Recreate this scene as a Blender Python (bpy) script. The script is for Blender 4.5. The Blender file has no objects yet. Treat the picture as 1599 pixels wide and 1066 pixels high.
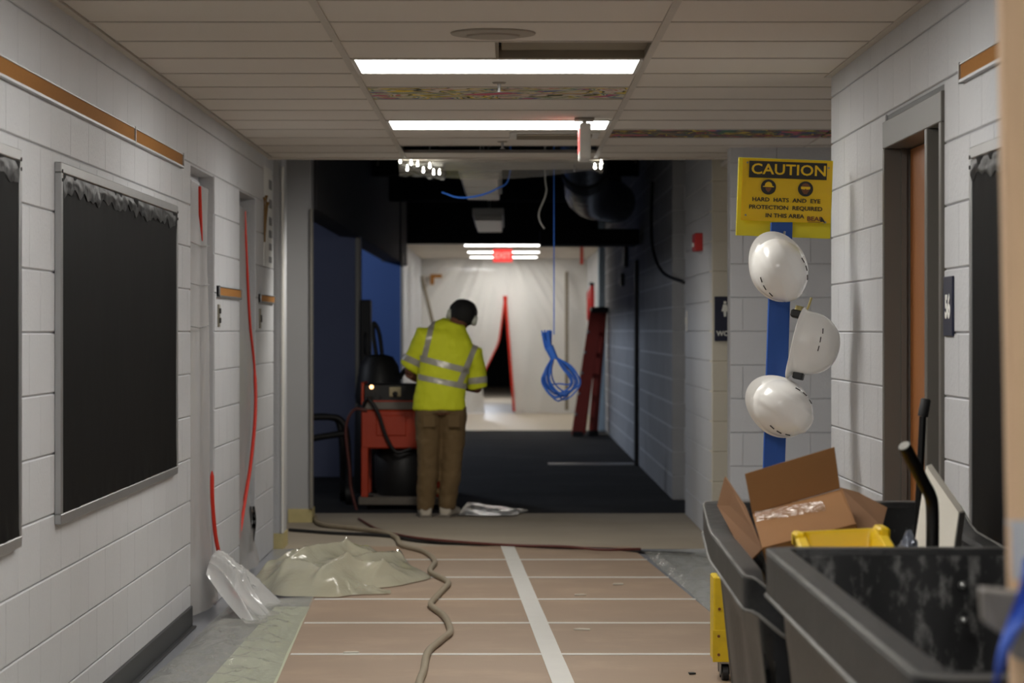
import bpy, bmesh, math, random
from mathutils import Vector, Matrix, Euler, noise
random.seed(7)
R = math.radians
scene = bpy.context.scene
COL = scene.collection
# ------------------------------------------------------------------ camera
FPX, CX, CY, CAMH = 4230.0, 790.0, 515.0, 1.43      # focal length in px (1599 wide frame), principal point, eye height
cam_d = bpy.data.cameras.new('camera'); cam = bpy.data.objects.new('camera', cam_d); COL.objects.link(cam)
cam.location = (0, 0, CAMH); cam.rotation_euler = (R(90), 0, 0)
cam_d.sensor_width = 36.0; cam_d.lens = 36.0*FPX/1599.0
cam_d.shift_x = (799.5-CX)/1599.0; cam_d.shift_y = -(533.0-CY)/1599.0
cam_d.clip_start = 0.05; cam_d.clip_end = 200
cam_d.dof.use_dof = True; cam_d.dof.focus_distance = 10.6; cam_d.dof.aperture_fstop = 5.0
scene.camera = cam
# ------------------------------------------------------------------ world, exposure
w = bpy.data.worlds.new('world'); scene.world = w; w.use_nodes = True
w.node_tree.nodes['Background'].inputs[0].default_value = (0.5, 0.55, 0.65, 1)
w.node_tree.nodes['Background'].inputs[1].default_value = 0.01
scene.view_settings.view_transform = 'Standard'; scene.view_settings.look = 'None'
scene.view_settings.gamma = 1.0; scene.view_settings.use_curve_mapping = False
scene.view_settings.exposure = 0.0
LENS_E = 16.6            # radiance of a lit ceiling lens
FAR_E = 11.0

# ------------------------------------------------------------------ helpers
def P(x, y, Y): return Vector(((x-CX)*Y/FPX, Y, CAMH-(y-CY)*Y/FPX))
def F(x, y, z=0.0):                       # point of height z seen at a pixel
    Y = FPX*(CAMH-z)/(y-CY); return Vector(((x-CX)*Y/FPX, Y, z))
def S(r, g, b):
    def c(u):
        u /= 255.0
        return u/12.92 if u <= .04045 else ((u+.055)/1.055)**2.4
    return (c(r), c(g), c(b))

MATS = {}
def mat(name, rgb, rough=.6, metal=0.0, vary=.08, scale=6.0, bump=0.0, bscale=40.0, spec=.5, rnd=0.0, dirt=None, dscale=3.0, damt=.5, emit=None, estr=0.0, stretch=None, coat=0.0):
    m = bpy.data.materials.new(name); m.use_nodes = True; MATS[name] = m
    nt = m.node_tree; N = nt.nodes; L = nt.links; b = N['Principled BSDF']
    b.inputs['Roughness'].default_value = rough; b.inputs['Metallic'].default_value = metal
    b.inputs['Specular IOR Level'].default_value = spec
    if coat: b.inputs['Coat Weight'].default_value = coat
    tc = N.new('ShaderNodeTexCoord'); vec = tc.outputs['Object']
    if stretch:
        mp = N.new('ShaderNodeMapping'); mp.inputs['Scale'].default_value = stretch; L.new(vec, mp.inputs[0]); vec = mp.outputs[0]
    n = N.new('ShaderNodeTexNoise'); n.inputs['Scale'].default_value = scale; n.inputs['Detail'].default_value = 4; L.new(vec, n.inputs['Vector'])
    mx = N.new('ShaderNodeMix'); mx.data_type = 'RGBA'; L.new(n.outputs['Fac'], mx.inputs['Factor'])
    mx.inputs['A'].default_value = tuple(max(0, c*(1-vary)) for c in rgb)+(1,); mx.inputs['B'].default_value = tuple(min(1, c*(1+vary)) for c in rgb)+(1,)
    out = mx.outputs['Result']
    if rnd:
        oi = N.new('ShaderNodeObjectInfo'); hs = N.new('ShaderNodeHueSaturation')
        mr = N.new('ShaderNodeMapRange'); mr.inputs['To Min'].default_value = 1-rnd; mr.inputs['To Max'].default_value = 1+rnd
        L.new(oi.outputs['Random'], mr.inputs['Value']); L.new(mr.outputs['Result'], hs.inputs['Value']); L.new(out, hs.inputs['Color']); out = hs.outputs['Color']
    if dirt:
        n2 = N.new('ShaderNodeTexNoise'); n2.inputs['Scale'].default_value = dscale; n2.inputs['Detail'].default_value = 6; n2.inputs['Roughness'].default_value = .65; L.new(vec, n2.inputs['Vector'])
        cr = N.new('ShaderNodeValToRGB'); cr.color_ramp.elements[0].position = .5; cr.color_ramp.elements[1].position = .75
        cr.color_ramp.elements[1].color = (damt, damt, damt, 1); L.new(n2.outputs['Fac'], cr.inputs[0])
        m2 = N.new('ShaderNodeMix'); m2.data_type = 'RGBA'; L.new(cr.outputs['Color'], m2.inputs['Factor']); L.new(out, m2.inputs['A']); m2.inputs['B'].default_value = tuple(dirt)+(1,)
        out = m2.outputs['Result']
    L.new(out, b.inputs['Base Color'])
    if bump:
        n3 = N.new('ShaderNodeTexNoise'); n3.inputs['Scale'].default_value = bscale; n3.inputs['Detail'].default_value = 3; L.new(vec, n3.inputs['Vector'])
        bp = N.new('ShaderNodeBump'); bp.inputs['Strength'].default_value = bump; bp.inputs['Distance'].default_value = .01
        L.new(n3.outputs['Fac'], bp.inputs['Height']); L.new(bp.outputs['Normal'], b.inputs['Normal'])
    if emit:
        b.inputs['Emission Color'].default_value = tuple(emit)+(1,); b.inputs['Emission Strength'].default_value = estr
    return m
def film(name, rgb, opac, rough=.25, bump=.3, bscale=9.0, transl=0.0, gloss=1.0):
    """thin plastic: transparent / milky body under a Fresnel gloss layer"""
    m = bpy.data.materials.new(name); m.use_nodes = True; MATS[name] = m
    nt = m.node_tree; N = nt.nodes; L = nt.links; N.remove(N['Principled BSDF']); o = N['Material Output']
    d = N.new('ShaderNodeBsdfDiffuse'); d.inputs['Color'].default_value = tuple(rgb)+(1,)
    tl = N.new('ShaderNodeBsdfTranslucent'); tl.inputs['Color'].default_value = tuple(rgb)+(1,)
    t = N.new('ShaderNodeBsdfTransparent'); g = N.new('ShaderNodeBsdfGlossy'); g.inputs['Roughness'].default_value = rough
    tc = N.new('ShaderNodeTexCoord'); n = N.new('ShaderNodeTexNoise'); n.inputs['Scale'].default_value = bscale; n.inputs['Detail'].default_value = 3; n.inputs['Distortion'].default_value = 1.2
    L.new(tc.outputs['Object'], n.inputs['Vector'])
    bp = N.new('ShaderNodeBump'); bp.inputs['Strength'].default_value = bump; bp.inputs['Distance'].default_value = .03; L.new(n.outputs['Fac'], bp.inputs['Height'])
    fr = N.new('ShaderNodeFresnel'); fr.inputs['IOR'].default_value = 1.5
    for x in (d, g, fr): L.new(bp.outputs['Normal'], x.inputs['Normal'])
    m1 = N.new('ShaderNodeMixShader'); m1.inputs[0].default_value = .15+transl; L.new(d.outputs[0], m1.inputs[1]); L.new(tl.outputs[0], m1.inputs[2])
    m2 = N.new('ShaderNodeMixShader'); m2.inputs[0].default_value = opac; L.new(t.outputs[0], m2.inputs[1]); L.new(m1.outputs[0], m2.inputs[2])
    m3 = N.new('ShaderNodeMixShader'); mu = N.new('ShaderNodeMath'); mu.operation = 'MULTIPLY'; mu.inputs[1].default_value = gloss; L.new(fr.outputs[0], mu.inputs[0]); L.new(mu.outputs[0], m3.inputs[0]); L.new(m2.outputs[0], m3.inputs[1]); L.new(g.outputs[0], m3.inputs[2]); L.new(m3.outputs[0], o.inputs['Surface'])
    return m
def emis(name, rgb, s):
    m = bpy.data.materials.new(name); m.use_nodes = True; MATS[name] = m
    b = m.node_tree.nodes['Principled BSDF']; b.inputs['Base Color'].default_value = tuple(rgb)+(1,)
    b.inputs['Emission Color'].default_value = tuple(rgb)+(1,); b.inputs['Emission Strength'].default_value = s
    return m

class MB:
    def __init__(s): s.v = []; s.f = []
    def add(s, vs, fs):
        o = len(s.v); s.v += [Vector(p) for p in vs]; s.f += [[i+o for i in q] for q in fs]; return s
    def box(s, x0, x1, y0, y1, z0, z1, M=None):
        vs = [Vector(p) for p in ((x0,y0,z0),(x1,y0,z0),(x1,y1,z0),(x0,y1,z0),(x0,y0,z1),(x1,y0,z1),(x1,y1,z1),(x0,y1,z1))]
        if M: vs = [M @ p for p in vs]
        return s.add(vs, [(0,3,2,1),(4,5,6,7),(0,1,5,4),(1,2,6,5),(2,3,7,6),(3,0,4,7)])
    def hexa(s, bot, top): return s.add(list(bot)+list(top), [(0,3,2,1),(4,5,6,7),(0,1,5,4),(1,2,6,5),(2,3,7,6),(3,0,4,7)])
    def prism(s, poly, vec):
        n = len(poly); vec = Vector(vec); a = [Vector(p) for p in poly]
        return s.add(a+[p+vec for p in a], [list(range(n))[::-1], list(range(n, 2*n))]+[(i, (i+1) % n, n+(i+1) % n, n+i) for i in range(n)])
    def loft(s, rings, caps=True, closed=True):
        n = len(rings[0]); vs = [p for r in rings for p in r]; fs = []
        for k in range(len(rings)-1):
            for i in range(n if closed else n-1):
                j = (i+1) % n; fs.append((k*n+i, k*n+j, (k+1)*n+j, (k+1)*n+i))
        if caps and closed: fs.append(list(range(n))[::-1]); fs.append([(len(rings)-1)*n+i for i in range(n)])
        return s.add(vs, fs)
    def tube(s, path, r, n=8, caps=True):
        path = [Vector(p) for p in path]; rs = r if isinstance(r, (list, tuple)) else [r]*len(path)
        rings = []; up = None
        for i, p in enumerate(path):
            t = (path[min(i+1, len(path)-1)]-path[max(i-1, 0)]).normalized()
            if up is None: up = Vector((0,0,1)) if abs(t.z) < .9 else Vector((1,0,0))
            a = t.cross(up).normalized(); up = a.cross(t).normalized()
            rings.append([p+(a*math.cos(2*math.pi*k/n)+up*math.sin(2*math.pi*k/n))*rs[i] for k in range(n)])
        return s.loft(rings, caps)
    def cyl(s, p0, p1, r0, r1=None, n=16): return s.tube([p0, p1], [r0, r0 if r1 is None else r1], n)
    def ball(s, c, rx, ry, rz, nu=14, nv=9, M=None):
        c = Vector(c); vs = [c+Vector((0,0,-rz))]
        for j in range(1, nv):
            a = -math.pi/2+math.pi*j/nv
            for i in range(nu):
                b = 2*math.pi*i/nu; vs.append(c+Vector((rx*math.cos(a)*math.cos(b), ry*math.cos(a)*math.sin(b), rz*math.sin(a))))
        vs.append(c+Vector((0,0,rz))); fs = []
        for i in range(nu):
            j = (i+1) % nu; fs.append((0, 1+j, 1+i)); fs.append((len(vs)-1, 1+(nv-2)*nu+i, 1+(nv-2)*nu+j))
            for k in range(nv-2): fs.append((1+k*nu+i, 1+k*nu+j, 1+(k+1)*nu+j, 1+(k+1)*nu+i))
        if M: vs = [M @ p for p in vs]
        return s.add(vs, fs)
    def grid(s, fn, nu, nv):
        vs = [fn(i/(nu-1), j/(nv-1)) for j in range(nv) for i in range(nu)]
        return s.add(vs, [(j*nu+i, j*nu+i+1, (j+1)*nu+i+1, (j+1)*nu+i) for j in range(nv-1) for i in range(nu-1)])
    def mesh(s, name, bevel=0.0, smooth=None, recalc=True):
        me = bpy.data.meshes.new(name); me.from_pydata(s.v, [], s.f)
        bm = bmesh.new(); bm.from_mesh(me)
        if recalc: bmesh.ops.recalc_face_normals(bm, faces=bm.faces[:])
        if bevel: bmesh.ops.bevel(bm, geom=bm.edges[:], offset=bevel, segments=1, affect='EDGES', clamp_overlap=True)
        bm.to_mesh(me); bm.free()
        if smooth:
            for p in me.polygons: p.use_smooth = True
            me.set_sharp_from_angle(angle=R(smooth))
        return me
    def build(s, name, m, parent=None, bevel=0.0, smooth=None, recalc=True, label=None):
        return link(name, s.mesh(name, bevel, smooth, recalc), m, parent, label)
def link(name, me, m, parent=None, label=None):
    o = bpy.data.objects.new(name, me); COL.objects.link(o)
    if m is not None and not me.materials: me.materials.append(MATS[m] if isinstance(m, str) else m)
    if parent is not None:
        o.parent = parent; root = parent
        o.matrix_parent_inverse = world_of(parent).inverted()
    if label: o['label'] = label
    return o
def world_of(o):
    M = o.matrix_basis.copy()
    return M if o.parent is None else world_of(o.parent) @ o.matrix_parent_inverse @ M
def tag(o, label, cat, group=None, kind=None):
    o['label'] = label; o['category'] = cat
    if group: o['group'] = group
    if kind: o['kind'] = kind
    return o
def thing(name, label, cat, loc=(0,0,0), group=None, kind=None):
    o = bpy.data.objects.new(name, None); COL.objects.link(o); o.location = loc; o.empty_display_size = .05
    return tag(o, label, cat, group, kind)
def text_mesh(body, size, align='CENTER', extrude=.0006, bold=0.0, spacing=1.0):
    cu = bpy.data.curves.new('t', 'FONT'); cu.body = body; cu.size = size; cu.align_x = align; cu.align_y = 'CENTER'; cu.extrude = extrude; cu.offset = bold; cu.space_character = spacing; cu.resolution_u = 3
    o = bpy.data.objects.new('t', cu); COL.objects.link(o); dg = bpy.context.evaluated_depsgraph_get()
    me = bpy.data.meshes.new_from_object(o.evaluated_get(dg)); bpy.data.objects.remove(o); bpy.data.curves.remove(cu); return me
def text(name, body, size, M, m, parent, **k):
    me = text_mesh(body, size, **k); me.transform(M); me.materials.clear(); return link(name, me, m, parent)
def fuse(mb, voxel, smooth_iter=4):
    me = mb.mesh('fuse'); o = bpy.data.objects.new('fuse', me); COL.objects.link(o)
    md = o.modifiers.new('r', 'REMESH'); md.mode = 'VOXEL'; md.voxel_size = voxel
    s = o.modifiers.new('s', 'SMOOTH'); s.iterations = smooth_iter; s.factor = .5
    dg = bpy.context.evaluated_depsgraph_get(); r = bpy.data.meshes.new_from_object(o.evaluated_get(dg))
    bpy.data.objects.remove(o); r.materials.clear()
    for p in r.polygons: p.use_smooth = True
    return r
def cr(pts, n=6):                         # Catmull-Rom curve through points
    pts = [Vector(p) for p in pts]; q = [pts[0]*2-pts[1]]+pts+[pts[-1]*2-pts[-2]]; out = []
    for i in range(1, len(q)-2):
        for k in range(n):
            t = k/n; a, b, c, d = q[i-1], q[i], q[i+1], q[i+2]
            out.append(.5*((2*b)+(c-a)*t+(2*a-5*b+4*c-d)*t*t+(3*b-a-3*c+d)*t**3))
    return out+[pts[-1]]

# ------------------------------------------------------------------ materials
mat('wall_paint', S(196,197,200), .55, vary=.03, bump=.25, bscale=70, rnd=.02)
mat('mortar', S(182,183,186), .6, bump=.2)
mat('wall_cream', S(214,208,192), .5, vary=.03, bump=.2, bscale=70)
mat('mid_block', S(192,193,196), .9, vary=.25, scale=2.0, bump=.3)
mat('mid_mortar', S(226,227,230), .8)
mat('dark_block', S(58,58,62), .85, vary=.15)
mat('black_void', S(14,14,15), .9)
mat('deck_dark', S(24,23,23), .9, vary=.2)
mat('blue_wall', S(46,74,128), .7, vary=.04)
mat('navy_wall', S(112,118,146), .75, vary=.04)
mat('vct', S(150,152,158), .22, vary=.06, scale=3, bump=.04, bscale=6)
mat('concrete', S(165,154,138), .85, vary=.18, scale=1.6, dirt=S(165,155,135), dscale=1.2, damt=.5)
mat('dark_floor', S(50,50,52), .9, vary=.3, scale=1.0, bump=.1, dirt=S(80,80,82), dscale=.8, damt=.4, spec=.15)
mat('far_floor', S(196,182,160), .45, vary=.08)
mat('light_spill', S(185,188,195), .3, metal=.6)  # pale colour standing in for light spilt on the floor
mat('cove_base', S(44,45,48), .45)
mat('adhesive', S(196,182,130), .7, vary=.2, scale=14)
mat('tile', S(214,207,198), .9, vary=.03, scale=90, bump=.15, bscale=160, rnd=.025)
mat('tbar', S(188,181,171), .5)
mat('tile_brown', S(132,122,106), .9)
mat('alu', S(172,172,172), .38, metal=.85)
mat('steel_trim', S(150,146,138), .45, metal=.3)
mat('cork', S(160,108,48), .9, vary=.15, scale=120)
mat('board_film', S(11,10,10), .62, vary=.1, bump=.3, bscale=3.0, spec=.06)
mat('jamb_grey', S(172,172,174), .5, vary=.03)
mat('film_wrinkle', S(15,14,14), .40, spec=.28, bump=.6, bscale=12)
mat('frame_paint', S(96,92,86), .42, vary=.03)
mat('door_wood', S(166,104,50), .45, vary=.12, scale=5, stretch=(14,14,1))
mat('dark_glass', S(14,15,18), .08)
mat('diffuser', S(158,150,138), .6)
mat('fixture_white', S(205,203,198), .4)
emis('lens', (1.0, .98, .93), LENS_E); emis('far_lens', (1.0, .98, .93), FAR_E)
emis('sparkle_glow', (1.0, .96, .85), 30.0)  # glow added for the sparkles on the wrapped fixture
mat('off_lens', S(206,200,190), .3)
emis('exit_red', S(255,70,66), 1.0); emis('exit_text', S(255,150,140), 1.1); mat('exit_print', S(205,70,50), .5)
mat('white_plastic', S(222,220,214), .35)
mat('hardboard', S(160,138,118), .62, vary=.08, scale=2.2, rnd=.03, dirt=S(188,165,142), dscale=2.2, damt=.35, bump=.05, bscale=30)
mat('tape_white', S(216,214,208), .5, vary=.05)
mat('tape_green', S(196,200,176), .5, vary=.05)
film('film_clear', S(222,224,220), .26, .18, .35, 8, gloss=.5)
film('film_door', S(214,210,208), .45, .2, .25, 6, gloss=.18)
film('film_floor', S(210,210,200), .34, .07, .35, 9, gloss=.40)
film('film_heap', S(222,218,192), .62, .09, .12, 16)
film('film_white', S(240,240,238), .66, .08, .12, 14)
film('film_far', S(238,236,232), .95, .4, .2, 2.0, transl=.0, gloss=.3)
mat('zip_red', S(206,44,22), .5)
mat('hose', S(150,138,118), .7, vary=.1, scale=30)
mat('rubber', S(26,26,27), .55)
mat('cable_red', S(96,46,40), .5)
mat('cable_blue', S(60,120,225), .45)
mat('cable_white', S(190,190,185), .5)
mat('bin', S(20,20,21), .42, vary=.15, scale=8, bump=.15, bscale=50, spec=.35, dirt=S(110,108,105), dscale=6.0, damt=.2)
mat('bin_edge', S(104,102,98), .6, vary=.3, scale=18, bump=.2)
mat('bin_in', S(19,19,20), .5, vary=.2, dirt=S(165,163,160), dscale=26.0, damt=.5, stretch=(1,1,.5))
mat('bolt', S(150,150,148), .35, metal=.8)
mat('cardboard', S(140,96,52), .85, vary=.05, scale=9, dirt=S(150,106,62), dscale=3)
mat('cardboard_dark', S(112,76,44), .85, vary=.06)
film('tape_clear', S(180,140,100), .14, .14, .9, 30, gloss=.28)
mat('yellow', S(240,200,20), .42)
mat('cart_yellow', S(222,190,18), .5, vary=.03, dirt=S(120,98,20), dscale=9, damt=.25)
mat('green_mark', S(50,140,40), .6)
mat('black_pipe', S(16,15,15), .4)
mat('pipe_end', S(175,172,164), .7, vary=.2, scale=60)
mat('grip', S(38,37,38), .7)
mat('white_board', S(248,240,226), .6)
mat('board_side', S(120,116,112), .6)
mat('bag_clear', S(150,155,168), .12, metal=.3, bump=1.0, bscale=25)
mat('trash_bag', S(14,14,14), .3, bump=.8, bscale=18)
mat('sign_yellow', S(238,196,24), .3, vary=.02)
mat('sign_back', S(222,208,22), .45, vary=.04)
mat('sign_black', S(34,30,24), .4)
mat('sign_brown', S(120,70,30), .5)
mat('post_blue', S(22,76,158), .5, vary=.1, scale=5, stretch=(8,8,1))
mat('hat_white', S(236,234,230), .25, vary=.0, coat=.3)
mat('hat_slot', S(70,68,66), .7)
mat('suspension', S(200,184,120), .6)
mat('navy_plate', S(22,26,52), .4)
mat('plate_text', S(232,232,226), .5)
mat('alarm_red', S(176,30,26), .4)
mat('paper', S(216,216,214), .7)
mat('print_grey', S(126,126,128), .7)
mat('sprig', S(120,92,52), .8)
mat('switch_plate', S(126,120,106), .4)
mat('switch_dark', S(40,38,36), .5)
mat('skin', S(120,76,56), .6)
mat('hair', S(18,16,15), .8)
mat('hivis', S(222,228,40), .75, vary=.05, scale=10, bump=.35, bscale=14)
mat('reflective', S(176,172,160), .35, metal=.15)
mat('trousers', S(112,90,58), .85, vary=.15, scale=9, bump=.5, bscale=20, dirt=S(150,130,98), dscale=5, damt=.4)
mat('boots', S(196,186,170), .8, vary=.2, scale=14)
mat('muff', S(186,188,176), .5)
mat('orange_paint', S(196,58,14), .45, vary=.05)
mat('machine_dark', S(30,29,29), .5)
mat('machine_grey', S(120,112,104), .45, metal=.3)
mat('dusty_metal', S(120,112,102), .7, vary=.2, scale=14)
emis('pilot', (1.0, .55, .25), 4.0)
mat('cream_plastic', S(196,180,140), .5)
mat('ladder_red', S(140,48,36), .5, vary=.1)
mat('duct', S(120,122,126), .25, metal=.8, bump=1.0, bscale=14)
mat('wood_post', S(222,186,148), .7, vary=.08, scale=6, stretch=(10,10,1))
mat('tape_silver', S(186,188,192), .3)
mat('strap_blue', S(62,98,196), .7)
mat('bracket', S(128,122,116), .4, metal=.4)
mat('litter', S(205,198,184), .8)
mat('pale_blue_paint', S(186,204,216), .5)
def art(name, sc, rot, base):
    m = bpy.data.materials.new(name); m.use_nodes = True; MATS[name] = m
    N = m.node_tree.nodes; L = m.node_tree.links; b = N['Principled BSDF']; b.inputs['Roughness'].default_value = .8
    tc = N.new('ShaderNodeTexCoord'); mp = N.new('ShaderNodeMapping'); mp.inputs['Scale'].default_value = sc; mp.inputs['Rotation'].default_value = (0, 0, rot)
    n = N.new('ShaderNodeTexNoise'); n.inputs['Scale'].default_value = 2.2; n.inputs['Detail'].default_value = 1.5; n.inputs['Distortion'].default_value = 1.0
    r = N.new('ShaderNodeValToRGB'); r.color_ramp.interpolation = 'CONSTANT'; e = r.color_ramp.elements; n.inputs['Scale'].default_value = 4.2
    cols = [S(40,70,120), S(*base), S(190,60,50), S(*base), S(*base), S(60,60,30), S(226,198,60), S(*base), S(60,120,90), S(*base), S(60,80,140), S(200,90,110)]
    e[0].position = 0; e[0].color = cols[0]+(1,); e[1].position = .26; e[1].color = cols[1]+(1,)
    for i, c in enumerate(cols[2:]):
        k = e.new(.31+.037*i); k.color = c+(1,)
    L.new(tc.outputs['Object'], mp.inputs[0]); L.new(mp.outputs[0], n.inputs['Vector']); L.new(n.outputs['Fac'], r.inputs[0]); L.new(r.outputs[0], b.inputs['Base Color'])
art('art_tile', (1.0, 1.6, 1), .3, (205,196,182)); art('art_tile_dark', (1.2, 1.8, 1), -.3, (80,62,84))
# ================================================================== STRUCTURE
XL, XR, CEIL = -1.517, 1.41, 2.526
BW, BH = .407, .203
def struct(name, mb, m, label, cat='wall', **k):
    o = mb.build(name, m, **k); return tag(o, label, cat, kind='structure')
# ---- floor
struct('floor', MB().box(-2.6, 3.6, -3, 17.7, -.1, 0), 'vct', 'grey vinyl floor of the near corridor', 'floor')
struct('floor_middle', MB().box(-8, 3.6, 17.7, 21.15, -.1, 0), 'concrete', 'bare tan concrete strip between hardboard and dark floor', 'floor')
struct('floor_stripped', MB().box(-8, 3.6, 21.15, 38.6, -.1, 0), 'dark_floor', 'dark stripped floor of the unlit middle corridor', 'floor')
struct('floor_far', MB().box(-8, 3.6, 38.6, 68, -.1, 0), 'far_floor', 'pale beige floor in front of the white plastic wall', 'floor')
tag(MB().box(.45, 1.36, 28.7, 28.95, 0, .012).build('light_spill_strip', 'light_spill'), 'thin pale strip standing in for light spilt across the dark floor', 'floor strip')  # light spill from a doorway, modelled as a pale strip
def rects_minus(u0, u1, ops):
    segs = []; c = u0
    for a, b in sorted(ops): segs.append((c, a)); c = b
    segs.append((c, u1)); return [s for s in segs if s[1]-s[0] > .01]
DH = 2.225
def wall_y(mb, x0, x1, y0, y1, ztop, ops):          # wall running along y with door openings
    for a, b in rects_minus(y0, y1, ops): mb.box(x0, x1, a, b, 0, ztop)
    for a, b in ops: mb.box(x0, x1, a, b, DH, ztop)
    return mb
BM = {}
def block_mesh(w, h, m, g=.0025, t=.007, c=.0035):
    k = (round(w, 3), round(h, 3), m, g)
    if k not in BM:
        v = []
        for (i, j, y) in ((g*.24, g, 0), (g*.24, g, -t+c), (g*.24+.0018, g+c, -t)):
            v += [(i, y, j), (w-i, y, j), (w-i, y, h-j), (i, y, h-j)]
        f = [(8, 9, 10, 11)]+[(a+i, a+(i+1) % 4, b+(i+1) % 4, b+i) for a, b in ((0, 4), (4, 8)) for i in range(4)]
        me = bpy.data.meshes.new('block'); me.from_pydata(v, [], f); me.materials.append(MATS[m]); BM[k] = me
    return BM[k]
def blocks(parent, M, length, ztop, phase, ops, m, lo=None, hi=None, z0=0.0, g=.0025):
    """running-bond blocks on a wall frame M (x along, -y outward); those between lo and hi are single objects, the others one joined part"""
    stuff = MB(); k = 0; cnt = 0
    while z0+k*BH < ztop-.02:
        za = z0+k*BH; zb = min(za+BH, ztop); ph = phase+(BW/2 if k % 2 else 0)
        u = (ph % BW)-BW
        while u < length:
            a, b = max(u, 0), min(u+BW, length); u += BW
            if b-a < .03: continue
            pieces = [(a, b)]
            for (oa, ob, oz) in ops:
                if za < oz-.05:
                    nx = []
                    for p in pieces:
                        if p[1] <= oa or p[0] >= ob: nx.append(p)
                        else:
                            if p[0] < oa-.03: nx.append((p[0], oa))
                            if p[1] > ob+.03: nx.append((ob, p[1]))
                    pieces = nx
            for (pa, pb) in pieces:
                me = block_mesh(pb-pa, zb-za, m, g); T = M @ Matrix.Translation((pa, 0, za))
                if lo is not None and pa >= lo and pb <= hi:
                    o = bpy.data.objects.new('block', me); COL.objects.link(o); o.parent = parent; o.matrix_basis = T; cnt += 1
                else: stuff.add([T @ q.co for q in me.vertices], [list(p.vertices) for p in me.polygons])
        k += 1
    if stuff.v:
        o = stuff.build('block_field', m, parent, recalc=False); o['kind'] = 'stuff'
    return cnt
def frame(x, y, deg): return Matrix.Translation((x, y, 0)) @ Matrix.Rotation(R(deg), 4, 'Z')
T = .0068
# ---- left wall of the near corridor
D1, D2 = (13.03, 14.1), (15.42, 16.42)
mb = MB(); wall_y(mb, XL-.22, XL-T, -3, 17.68, 3.6, [D1, D2])
wl = struct('wall_left', mb, 'mortar', 'painted white concrete block wall with black boards on the left')
cl = blocks(wl, frame(XL-T, -3, 90), 20.68, CEIL+.2, .078+3, [(D1[0]+3, D1[1]+3, 2.233), (D2[0]+3, D2[1]+3, 2.233)], 'wall_paint', 10.2, 20.7)
# blocked-up recess behind the first film
rec = struct('wall_recess', MB().box(XL-.22, XL-.075-T, D1[0], D1[1], 0, DH), 'mortar', 'blocked up doorway recess behind clear plastic film')
blocks(rec, frame(XL-.075-T, D1[0], 90), D1[1]-D1[0], 2.2, .1, [], 'wall_paint', -1, 9)
# dim room behind the second doorway
struct('wall_side_room', MB().box(-2.9, -2.8, 14.6, 17.6, 0, 2.6).box(-2.9, XL-.22, 17.5, 17.6, 0, 2.6).box(-2.9, XL-.22, 14.5, 14.6, 0, 2.6).box(-2.9, XL-.22, 14.5, 17.6, 2.6, 2.65), 'navy_wall', 'dim navy room behind the second filmed doorway')
# ---- fire door piers on the left
struct('wall_pier_left', MB().box(-1.75, -1.462, 17.72, 18.06, 0, 3.6), 'wall_paint', 'white pier at the end of the lit left wall', bevel=.006)
struct('wall_pocket_left', MB().box(-1.85, -1.64, 18.06, 20.15, 0, 3.6), 'wall_paint', 'recessed wall between the two left piers')
struct('wall_jamb_left', MB().box(-1.85, -1.448, 20.15, 20.4, 0, 3.6), 'jamb_grey', 'grey painted jamb at the edge of the dark left opening', bevel=.006)
for (a, b, c, d, lab) in ((-1.57, -1.455, 17.705, 18.075, 'yellowed bare glue patch at foot of nearer left pier'), (-1.62, -1.441, 20.135, 20.42, 'yellowed bare glue patch at foot of left opening jamb')):
    tag(MB().box(a, b, c, d, 0, .10).build('glue_patch', 'adhesive'), lab, 'glue patch')
# ---- middle left: headers and rooms beyond
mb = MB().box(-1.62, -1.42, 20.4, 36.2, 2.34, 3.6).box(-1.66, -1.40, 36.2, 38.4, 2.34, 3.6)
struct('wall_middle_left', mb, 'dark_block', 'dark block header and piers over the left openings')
struct('wall_room_navy', MB().box(-8, -1.42, 26.4, 26.7, 0, 2.34).box(-8, -1.62, 26.4, 26.6, 2.34, 3.6), 'navy_wall', 'unlit navy end wall seen through the first left opening')
struct('wall_room_blue', MB().box(-8, -1.40, 36.2, 36.5, 0, 2.34).box(-8, -1.66, 36.2, 36.4, 2.34, 3.6), 'blue_wall', 'blue end wall seen through the second left opening')
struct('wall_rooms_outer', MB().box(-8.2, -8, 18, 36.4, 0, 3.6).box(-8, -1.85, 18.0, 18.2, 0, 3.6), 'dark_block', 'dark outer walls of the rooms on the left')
for (y0, y1, x0) in ((26.30, 26.42, -1.415),):
    tag(MB().box(x0-.05, x0, y0, y1, 0, 2.33).build('trim_1', 'steel_trim', bevel=.008), 'pale steel corner guard between the two left openings', 'trim', kind='structure')
tag(MB().box(-1.455, -1.435, 20.10, 20.16, .1, 2.33).build('trim_2', 'steel_trim', bevel=.006), 'pale steel edge guard on the left opening jamb', 'trim', kind='structure')
tag(MB().box(-1.405, -1.375, 36.1, 36.2, .1, 2.45).build('trim_3', 'steel_trim', bevel=.006), 'pale steel edge guard at start of far white corridor', 'trim', kind='structure')
tag(MB().box(-1.47, -1.452, 17.69, 17.75, .1, 2.5).build('trim_4', 'white_plastic', bevel=.006), 'white edge strip on nearer left pier', 'trim', kind='structure')
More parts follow.
